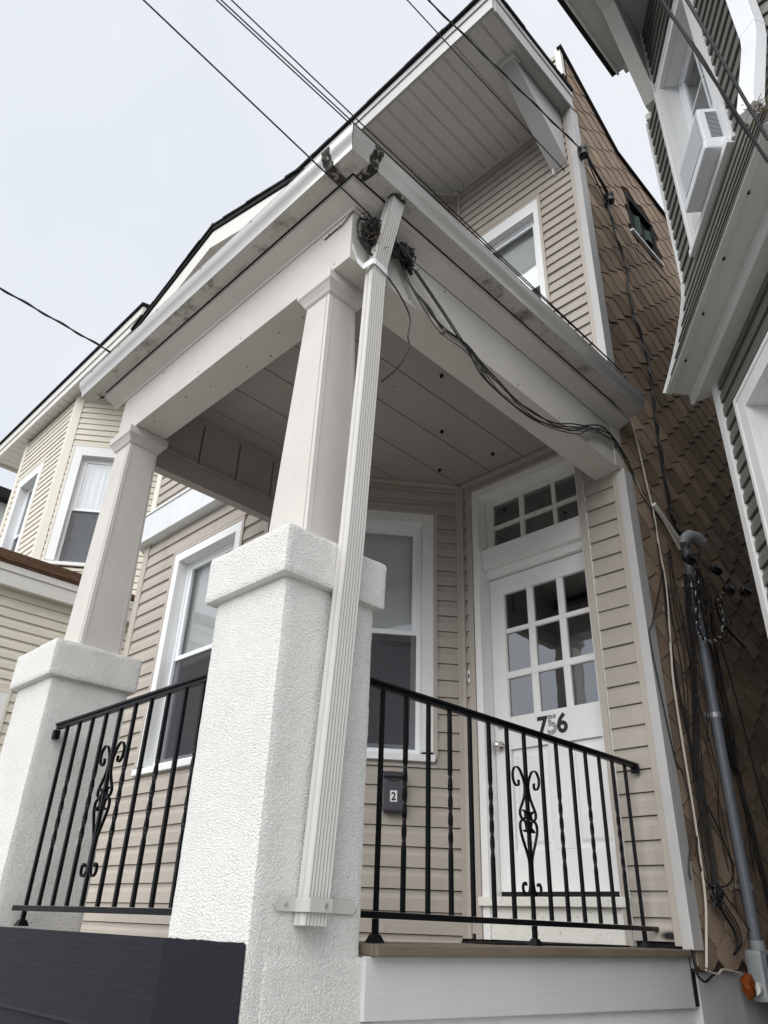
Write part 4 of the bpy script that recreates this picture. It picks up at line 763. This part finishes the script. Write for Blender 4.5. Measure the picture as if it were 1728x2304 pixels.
mb = MB(); mb.box(-1.995, -1.90, 4.895, 5.105, 1.305, 1.555); obj('box', mb, 'pvc_grey', SV, bev=.022)
mb = MB(); mb.box(-1.899, -1.885, 4.915, 5.09, 1.325, 1.535); obj('box_cover', mb, 'conduit', SV, bev=.012)
mb = MB(); mb.tube([(-1.95, CY, 1.55), (-1.95, CY, 1.60)], .042, 16); obj('hub', mb, 'pvc_grey', SV)
mb = MB(); mb.tube([(-1.95, 4.895, 1.37), (-1.95, 4.85, 1.37)], .032, 14); obj('side_pipe', mb, 'soffit_white', SV)
pf = MB(); rn = random.Random(2)
bm_ = bmesh.new(); bmesh.ops.create_icosphere(bm_, subdivisions=3, radius=1)
vs = [Vector((-1.955, 4.80, 1.385))+Vector((v.co.x*.045, v.co.y*.055, v.co.z*.075))*(1+.6*noise.noise(v.co*1.6)+.3*noise.noise(v.co*4))*.72 for v in bm_.verts]; fs = [[v.index for v in f_.verts] for f_ in bm_.faces]; bm_.free()
pf.add(vs, fs); tag(obj('sealing_foam', pf, 'orange', smooth=True), 'lump of orange sealing foam on the pipe entering the foundation', 'foam')
PP = thing('pale_pipes', 'three short pale pipes slanting up from the weatherhead to the porch beam', 'pipes', (-1.94, 4.87, 4.12))
for j, (rad, dz) in enumerate(((.017, 0), (.010, -.05), (.010, -.085))): mb = MB(); mb.tube([(-1.94, 4.56+.05*j, 4.285+dz*.7), (-1.94, 4.88, 4.13+dz)], rad, 10); obj('pipe', mb, 'cable_pale' if j else 'soffit_white', PP, smooth=True)
# wire anchors
for (y, z), lab in (((4.30, 7.94), 'black wire anchor at the top corner of the shingle wall'), ((4.71, 7.68), 'black wire anchor on the shingles below the side window')):
    A_ = thing('wire_anchor', lab, 'anchor', (-1.97, y, z), 'wire anchors'); mb = MB(); mb.box(-2.0, -1.975, y-.03, y+.03, z-.07, z+.07); obj('plate', mb, 'cable', A_, bev=.004)
    mb = MB(); mb.tube([(-1.945, y, z-.055), (-1.945, y, z-.02), (-1.945, y, z), (-1.945, y, z+.02), (-1.945, y, z+.055)], .04, 14, [.04, .046, .034, .046, .04]); obj('spool', mb, 'cable', A_, smooth=True)
    mb = MB(); mb.tube([(-1.975, y, z+.065), (-1.92, y, z+.065), (-1.905, y, z+.05), (-1.905, y, z-.05), (-1.92, y, z-.065), (-1.975, y, z-.065)], .008, 8); obj('clevis', mb, 'zinc' if 0 else 'cable', A_)
tag(cable('cable', [(-1.93, 4.30, 7.93), (-1.93, 4.45, 7.80), (-1.935, 4.60, 7.74), (-1.94, 4.70, 7.70)], .014, 'cable'), 'twisted black cable between the two wire anchors', 'cable')
tag(cable('cable', [(-1.93, 4.32, 7.90), (-1.94, 4.40, 7.78), (-1.945, 4.55, 7.62), (-1.95, 4.67, 7.58)], .007, 'cable'), 'thin black cable sagging between the two wire anchors', 'cable')
# bird nest behind the downspout
mb = MB(); m2 = MB(); rn = random.Random(9)
for i in range(120):
    c = Vector((-1.955+rn.uniform(-.035, .035), 1.765+rn.gauss(0, .045), 4.67+rn.gauss(0, .05))); d = Vector((rn.uniform(-.5, .7), rn.uniform(-1, 1), rn.uniform(-1, .6))).normalized()*rn.uniform(.03, .085)
    (mb if i % 5 == 0 else m2).tube([c-d*.5, c+d*.1+Vector((rn.uniform(-.006, .006), rn.uniform(-.006, .006), 0)), c+d*.5], rn.uniform(.0012, .0028), 4)
m3 = MB()
for i in range(44):
    c_ = Vector((-1.965, 1.785, 4.68)); P_ = [c_+Vector((rn.uniform(-.03, .05), rn.uniform(-.10, .13), rn.uniform(-.085, .075))) for _ in range(5)]; m3.tube(spline(P_, 5), rn.uniform(.0022, .0045), 5)
BN = thing('bird_nest', 'untidy nest of straw and wire stuffed behind the downspout elbow', 'nest', (-1.97, 1.76, 4.62)); 
for o in (obj('straw', mb, 'straw', BN), obj('twigs', m2, 'twig', BN), obj('old_wires', m3, 'cable', BN, smooth=True)): o['kind'] = 'stuff'
# ================================================================== overhead wires
def far(P, Q, k): return Q+(Q-P)*k
def wire(label, P, Q, rad, k=4.0, twist=0, sag=.0):
    P, Q = Vector(P), Vector(Q); E_ = far(P, Q, k); n = 40; pts = [P.lerp(E_, i/n) for i in range(n+1)]
    mb = MB(); mb.tube(pts, rad, 7)
    if twist:
        t = (E_-P).normalized(); a = t.orthogonal().normalized(); b = t.cross(a); L_ = (E_-P).length; m_ = int(L_*26); mb.tube([P+t*L_*i/m_+(a*math.cos(i*.55)+b*math.sin(i*.55))*rad*1.05 for i in range(m_+1)], rad*.8, 6)
    return tag(obj('utility_wire', mb, 'cable', smooth=True), label, 'wire')
def at(d, s_): return Vector((d[0]*s_, d[1]*s_, d[2]*s_+H))
wire('single black wire coming down to the nest at the porch corner', at((-.475, .4194, .7736), 4.1), at((-.5054, .1052, .8565), 4.3), .0042)
for d, lab in (((-.4579, .1628, .874), 'lower left wire of the three passing over the porch corner'), ((-.4547, .1665, .8749), 'middle wire of the three passing over the porch corner'), ((-.4476, .1748, .877), 'upper right wire of the three passing over the porch corner')):
    wire(lab, (-1.90+.02*len(lab) % .05, 4.24, 5.24), at(d, 5.2), .0042)
wire('twisted black service wire ending at the anchor by the eave bracket', (-1.95, 4.29, 7.95), at((-.2993, .3297, .8954), 7.3), .0068, twist=1)
wire('thin black wire crossing under the deep eave towards the alley', at((-.2255, .7032, .6743), 8.4), at((-.3159, .3138, .8954), 7.65), .0055)
wire('thick black wire passing in front of the window with the air conditioner', at((-.0901, .657, .7485), 2.5), at((-.111, .4894, .8649), 2.75), .0046, k=6, twist=1)
wire('thinner black wire passing in front of the grey house downspout', at((-.0814, .6418, .7626), 2.5), at((-.0914, .504, .8588), 2.75), .0050, k=6)
wire('black wire at the left ending behind the porch gutter', at((-.7524, .2523, .6085), 9.6), at((-.769, .1183, .6282), 9.0), .010, twist=1)
# ================================================================== grey house on the right
GH = thing('house', 'dark grey sided house with flared bay and white window trim across the alley', 'house', (.3, 4.0, 0))
GV = Vector((.628, -.778, 0)).normalized(); GP = Vector((-1.17, 4.012, 0)); GN = Vector((GV.y, -GV.x, 0)); YF = 2.79
def gpt(off, t, z): return GP+GN*off+GV*t+UP*z
def gcorner(off): t = ((YF-off)-(GP+GN*off).y)/GV.y; return (GP+GN*off+GV*t), t
GL = Fr(GP[:2], GV[:2]); c0_, t0_ = gcorner(0); GFL = Fr((c0_.x, YF), (1, 0))
c1_, t1_ = gcorner(.1); GU = Fr(gpt(.1, 0, 0)[:2], GV[:2]); GFU = Fr((c1_.x, YF-.1), (1, 0))
wl = window('window', GL, .185, 1.25, 2.35, 4.345, GH, jmat='white_trim', cas=.10, deep=.12, inside='room', label='ground floor window close to the alley corner')
wg = window('window', GU, .340, 1.172, 5.33, 7.10, GH, jmat='white_trim', cas=.07, deep=.13, inside='room', muntin=1, label='upstairs bay window holding the air conditioner')
w = obj('wall', wall(GL, -.02, t0_, 0, 4.66, [wl]), 'lap_shadow', GH); siding(GL, .0, t0_-.02, .3, 4.63, .1016, 'grey_siding', w, [(.185, 1.25, 2.35, 4.345)], 1.425, proud=.016, gap=.010)
w = obj('wall', wall(GFL, .0, 2.5, 0, 4.66), 'lap_shadow', GH); siding(GFL, .03, 1.6, .3, 4.63, .1016, 'grey_siding', w, [], 1.425, proud=.016, gap=.010)
w = obj('wall', wall(GU, .085, t1_, 5.2, 7.9, [wg, (.08, .36, 7.14, 8.0)]), 'lap_shadow', GH)
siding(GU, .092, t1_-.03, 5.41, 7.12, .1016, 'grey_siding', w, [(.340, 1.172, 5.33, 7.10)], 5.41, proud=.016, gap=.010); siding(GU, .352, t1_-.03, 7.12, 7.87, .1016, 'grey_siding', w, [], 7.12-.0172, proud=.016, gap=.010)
w = obj('wall', wall(GFU, .0, 2.5, 5.2, 9.5), 'lap_shadow', GH); siding(GFU, .03, 1.6, 5.41, 8.8, .1016, 'grey_siding', w, [], 5.41, proud=.016, gap=.010)
mb = MB(); mb.box(-1.18, 3, 4.62, 12, 0, 7.9); mb.box(-.45, 2.6, 3.5, 4.6, 0, 7.8); obj('core', mb, 'dark_room', GH)
mb = MB(); mb.fb(GL, -.072, 0, -.10, .028, 0, 4.655); obj('corner_post', mb, 'white_trim', GH, bev=.003)
mb = MB(); mb.fb(GU, .072, .093, -.05, .026, 5.41, 7.12); mb.fb(GU, .338, .353, -.02, .024, 7.13, 7.87); obj('corner_trim', mb, 'white_trim', GH)
# flared skirt: curved courses from z 4.70 to 5.41
n = 7
def fo(z): q = max(0, (5.41-z)/.71); return .10+.165*q**1.5
def ft(z): q = max(0, (5.41-z)/.71); return .085-.255*q**1.3
SK = obj('skirt_backing', MB().loops([[gpt(fo(z)-.012, ft(z)+.01, z), Vector((*gcorner(fo(z)-.012)[0][:2], z)), Vector((2.4, YF-fo(z)+.012, z)), Vector((2.4, YF+.1, z)), Vector((*gcorner(-.10)[0][:2], z)), gpt(-.10, ft(z)+.01, z)] for z in (4.705, 4.85, 5.0, 5.15, 5.3, 5.42)]), 'grey_siding', GH)
for i in range(n):
    z0 = 4.702+.1015*i; z1 = z0+.1015
    def cs(z, e): o_ = fo(z)+e; cc = gcorner(o_)[0]; return gpt(o_, ft(z), z), Vector((cc.x, cc.y, z)), Vector((2.4, YF-o_, z))
    R0, R0b, R1 = cs(z0, .012), cs(z0, -.004), cs(z1-.002, .003); R1b = cs(z1-.002, -.010)
    for k in (0, 1):
        e = Vector((0, 0, 0)); mb = MB(); mb.loft([R0[k], R0b[k], R1b[k], R1[k]], [R0[k+1], R0b[k+1], R1b[k+1], R1[k+1]]); obj('siding_board', mb, 'grey_siding', SK)
mb = MB(); mb.sweep([gpt(fo(z)+.012, ft(z)-.004, z) for z in (4.70, 4.82, 4.94, 5.06, 5.18, 5.3, 5.42)], GN, .03, .012); obj('edge_trim', mb, 'white_trim', GH)
def slab(o0, o1, t0, z0, z1, m, name):
    a, b = gcorner(o1)[0], gcorner(o0)[0]; mb = MB()
    mb.prism([Vector((*gpt(o1, t0[1], 0)[:2], z0)), Vector((a.x, a.y, z0)), Vector((2.4, YF-o1, z0)), Vector((2.4, YF-o0, z0)), Vector((b.x, b.y, z0)), Vector((*gpt(o0, t0[0], 0)[:2], z0))], (0, 0, z1-z0)); return obj(name, mb, m, GH)
slab(-.02, .113, (-.12, -.20), 4.632, 4.66, 'grey_panel', 'soffit_board'); slab(.096, .116, (-.21, -.215), 4.628, 4.703, 'white_trim', 'fascia_strip'); slab(.05, .235, (-.23, -.18), 4.703, 4.725, 'grey_panel', 'soffit_board'); slab(.236, .272, (-.18, -.172), 4.690, 4.715, 'conduit' if 0 else 'grey_panel', 'skirt_edge')
for s_ in (.15, .55, .95, 1.35): mb = MB(); p = gpt(.23, s_, 4.70); mb.box(p.x-.007, p.x+.007, p.y-.007, p.y+.007, 4.688, 4.703); obj('clip', mb, 'ink', GH)
# roof overhang and bracket
mb = MB(); mb.box(-1.33, 1.6, 1.5, 3.83, 7.885, 7.90); EG = obj('eave', mb, 'grey_panel', GH)
mb = MB(); mb.box(-1.345, -1.325, 1.5, 3.84, 7.87, 7.95); mb.box(-1.28, -1.22, 3.79, 3.86, 7.85, 7.89); obj('fascia', mb, 'soffit', GH, bev=.004)
mb = MB(); mb.box(-1.40, 1.7, 1.4, 3.87, 7.952, 8.0); obj('roof', mb, 'roof_dark', GH)
mb = MB(); mb.prism([(-1.155, 3.74, 7.135), (-1.155, 3.86, 7.125), (-1.155, 3.83, 7.882), (-1.155, 2.9, 7.882), (-1.155, 2.9, 7.80), (-1.155, 3.25, 7.76)], (.105, 0, 0)); obj('eave_bracket', mb, 'soffit_white', GH, bev=.004)
mb = MB(); mb.box(-1.19, -1.06, 3.80, 3.95, 7.06, 7.13); obj('bracket_foot', mb, 'soffit', GH, bev=.01)
# downspout of the grey house
GD = thing('downspout', 'plain white box downspout at the bay corner of the grey house', 'downspout', (-.25, 2.6, 4.75))
cc = gcorner(.1)[0]; base = Vector((cc.x+.0, cc.y-.005, 0)); dd = (GN+Vector((0, -1, 0))).normalized()
def sec(c, w=.05, d=.036): s_ = Vector((-dd.y, dd.x, 0)); return [c-s_*w-dd*d, c+s_*w-dd*d, c+s_*w+dd*d, c-s_*w+dd*d]
mb = MB(); mb.loops([sec(base+dd*.045+UP*z) for z in (5.50, 9.0)]); obj('pipe', mb, 'white_vinyl', GD, bev=.004)
mb = MB(); mb.loops([sec(base+dd*.044+UP*5.51, .048, .034), sec(base+dd*.06+UP*5.40, .048, .034), sec(base+dd*.235+UP*4.80, .048, .034), sec(base+dd*.245+UP*4.74, .048, .034)]); obj('pipe', mb, 'white_vinyl', GD, bev=.004)
mb = MB(); rn = random.Random(4)
q = base+dd*.27+UP*4.71
for i in range(45):
    c = q+Vector((rn.gauss(.04, .035), rn.gauss(0, .02), rn.gauss(0, .018))); d = Vector((rn.uniform(-1, 1), rn.uniform(-1, 1), rn.uniform(-1, 1))).normalized()*rn.uniform(.02, .06); mb.tube([c-d*.5, c+d*.5], .0016, 4)
tag(obj('bird_nest', mb, 'straw'), 'small straw nest under the foot of the grey house downspout', 'nest')
# air conditioner
AC = thing('air_conditioner', 'white window air conditioner resting on the upstairs sill of the grey house', 'air conditioner', GU.P(.88, .03, 5.55))
a0, a1, b0, b1, z0, z1 = .655, 1.08, -.12, .125, 5.43, 5.765
mb = MB(); mb.fb(GU, a0, a1, b0, b1, z0, z1); obj('cabinet', mb, 'ac_white', AC, bev=.008)
mb = MB(); mb.fb(GU, a0-.006, a1+.006, b0+.02, b1+.012, z0-.022, z0+.045); obj('base_pan', mb, 'ac_white', AC, bev=.014)
for i in range(20):
    z = z0+.075+i*.0115
    for q0, q1 in ((-.01, .085), (-.06, -.02)): mb = MB(); mb.fb(GU, a1-.001, a1+.0015, q0, q1, z, z+.0058); obj('louvre', mb, 'ac_dark', AC)
mb = MB(); mb.fb(GU, a0+.03, a1-.03, b1-.001, b1+.002, z0+.06, z1-.03); obj('rear_grille', mb, 'conduit', AC)
for i in range(16): z = z0+.072+i*.0145; mb = MB(); mb.fb(GU, a0+.035, a1-.035, b1+.002, b1+.005, z, z+.007); obj('rear_fin', mb, 'white_vinyl', AC)
mb = MB(); mb.fb(GU, .455, a0-.008, -.115, -.10, 5.42, 5.80); mb.fb(GU, a1+.008, 1.075, -.115, -.10, 5.42, 5.80); obj('side_panel', mb, 'ac_white', AC, bev=.002)
# ================================================================== cream house on the left
CH = thing('house', 'cream sided house with bay windows and enclosed side porch at left', 'house', (-10.2, 3.2, 0))
CB_ = Fr((0, 3.10), (1, 0)); CF = Fr((-10.05, 3.10), (.625, .78)); CW = Fr((0, YW), (1, 0)); CS = Fr((-7.85, 0), (0, 1))
w1_ = window('window', CF, .11, 1.15, 5.77, 7.775, CH, jmat='cream_trim', cas=.13, deep=.09, inside='curtain', label='cream bay window with pale curtain behind the left porch column', lowscreen=True, topcas=.16)
w2_ = window('window', CB_, -11.80, -10.78, 5.77, 7.82, CH, jmat='cream_trim', cas=.13, deep=.12, inside='room', label='cream bay window facing the street', topcas=.16)
w3_ = window('window', CW, -9.02, -8.30, 4.95, 6.30, CH, jmat='cream_trim', cas=.10, deep=.07, inside='room', label='small cream house window glimpsed behind the beige bay')
CZ = .1016
w = obj('wall', wall(CB_, -12.0, -10.05, 0, 8.7, [w2_]), 'lap_shadow', CH); siding(CB_, -11.91, -10.14, 4.4, 8.66, CZ, 'cream', w, [(-11.80, -10.78, 5.77, 7.82)], 4.3)
w = obj('wall', wall(CF, 0, 1.52, 0, 8.7, [w1_]), 'lap_shadow', CH); siding(CF, .09, 1.50, 4.4, 8.66, CZ, 'cream', w, [(.11, 1.15, 5.77, 7.775)], 4.3)
w = obj('wall', wall(CW, -9.1, -7.62, 0, 8.7, [w3_]), 'lap_shadow', CH); siding(CW, -9.07, -7.66, 4.4, 8.66, CZ, 'cream', w, [(-9.02, -8.30, 4.95, 6.30)], 4.3)
CL = Fr((-12.95, YW), (.625, -.78)); obj('wall', wall(CL, 0, 1.52, 0, 8.7), 'cream', CH)
mb = MB(); mb.box(-14.5, -7.6, 4.9, 12, 0, 8.75); mb.box(-14.5, -12.9, 4.28, 4.88, 0, 8.7); obj('core', mb, 'cream', CH)
mb = MB(); mb.fb(CB_, -10.14, -10.04, 0, .03, 4.4, 8.69); mb.fb(CF, -.012, .09, 0, .028, 4.4, 8.69); obj('corner_post', mb, 'cream_trim', CH, bev=.004)
mb = MB(); mb.fb(CB_, -12.03, -11.91, 0, .03, 4.4, 8.69); obj('corner_post', mb, 'cream_trim', CH, bev=.004)
CE = obj('eave', MB().box(-13.1, -7.9, 2.93, 4.28, 8.712, 8.80), 'soffit_white', CH)
x = -7.9
while x > -13.0:
    mb = MB(); mb.box(x-.192, x-.010, 2.932, 4.28, 8.700, 8.7105); obj('soffit_panel', mb, 'soffit_white', CE, bev=.003); x -= .192
mb = MB(); mb.box(-13.1, -7.86, 2.90, 2.93, 8.66, 8.78); mb.box(-13.1, -7.84, 2.88, 2.93, 8.782, 8.93); mb.box(-7.89, -7.85, 2.931, 4.2, 8.66, 8.93); mb.box(-13.13, -13.1, 2.9, 4.2, 8.64, 8.93); obj('fascia', mb, 'grey_panel' if 0 else 'soffit_white', CH, bev=.004)
mb = MB(); mb.prism([(-13.2, 2.85, 8.932), (-13.2, 2.85, 8.97), (-13.2, 4.6, 9.4), (-13.2, 4.6, 9.36)], (5.38, 0, 0)); CR = obj('roof', mb, 'roof_dark', CH)
# enclosed porch with brown roof
w4_ = window('window', CS, 1.3, 2.56, 2.2, 3.53, CH, jmat='cream_trim', cas=.07, deep=.06, inside='blind', label='wide enclosed porch window behind the left pier', lowscreen=False)
w = obj('wall', wall(CS, .6, 3.7, 0, 4.56, [w4_]), 'lap_shadow', CH); siding(CS, .62, 3.69, .3, 4.54, CZ, 'cream', w, [(1.3, 2.56, 2.2, 3.53)], 1.9)
mb = MB(); mb.box(-9.6, -7.96, .65, 3.7, 0, 4.5); obj('core', mb, 'cream', CH) if 0 else None
mb = MB(); mb.box(-7.85, -7.74, .5, 3.72, 4.54, 4.552); PS = obj('eave', mb, 'soffit_white', CH)
y = .6
while y < 3.6: mb = MB(); mb.box(-7.83, -7.745, y, y+.145, 4.532, 4.5395); obj('soffit_panel', mb, 'soffit_white', PS); y += .152
mb = MB(); mb.box(-7.742, -7.72, .5, 3.74, 4.515, 4.66); mb.box(-7.742, -7.705, .5, 3.74, 4.663, 4.735); obj('fascia', mb, 'soffit_white', CH, bev=.004)
mb = MB(); mb.prism([(-7.69, .45, 4.74), (-7.69, .45, 4.765), (-8.9, .45, 5.38), (-10.1, .45, 4.77), (-10.1, .45, 4.73), (-8.9, .45, 5.34)], (0, 3.36, 0)); PR = obj('porch_roof', mb, 'roof_brown', CH)
for i in range(9):
    q0 = i/9; x0 = -7.675-1.2*q0; zz = 4.758+.61*q0; y = .45
    while y < 3.8:
        w_ = random.uniform(.25, .34); mb = MB(); y1 = min(y+w_-.006, 3.81)
        if y1 > 1.9: mb.hexa([(x0, y, zz+.004), (x0, y1, zz+.004), (x0-.14, y1, zz+.067), (x0-.14, y, zz+.067), (x0, y, zz+.018), (x0, y1, zz+.018), (x0-.14, y1, zz+.076), (x0-.14, y, zz+.076)]); obj('roof_shingle', mb, 'roof_brown', PR)
        y += w_
# far house
FH = thing('house', 'distant grey house with dark roof at the left edge', 'house', (-21, 4, 0))
mb = MB(); mb.box(-26, -19.5, 3.4, 10, 0, 11.1); obj('wall', mb, 'grey_panel', FH)
mb = MB(); mb.box(-26.3, -19.2, 3.0, 10.3, 11.1, 11.4); obj('roof', mb, 'roof_dark', FH, bev=.03)
mb = MB(); mb.box(-23.6, -22.5, 3.36, 3.398, 8.2, 10); obj('window', mb, 'glass_dark', FH)
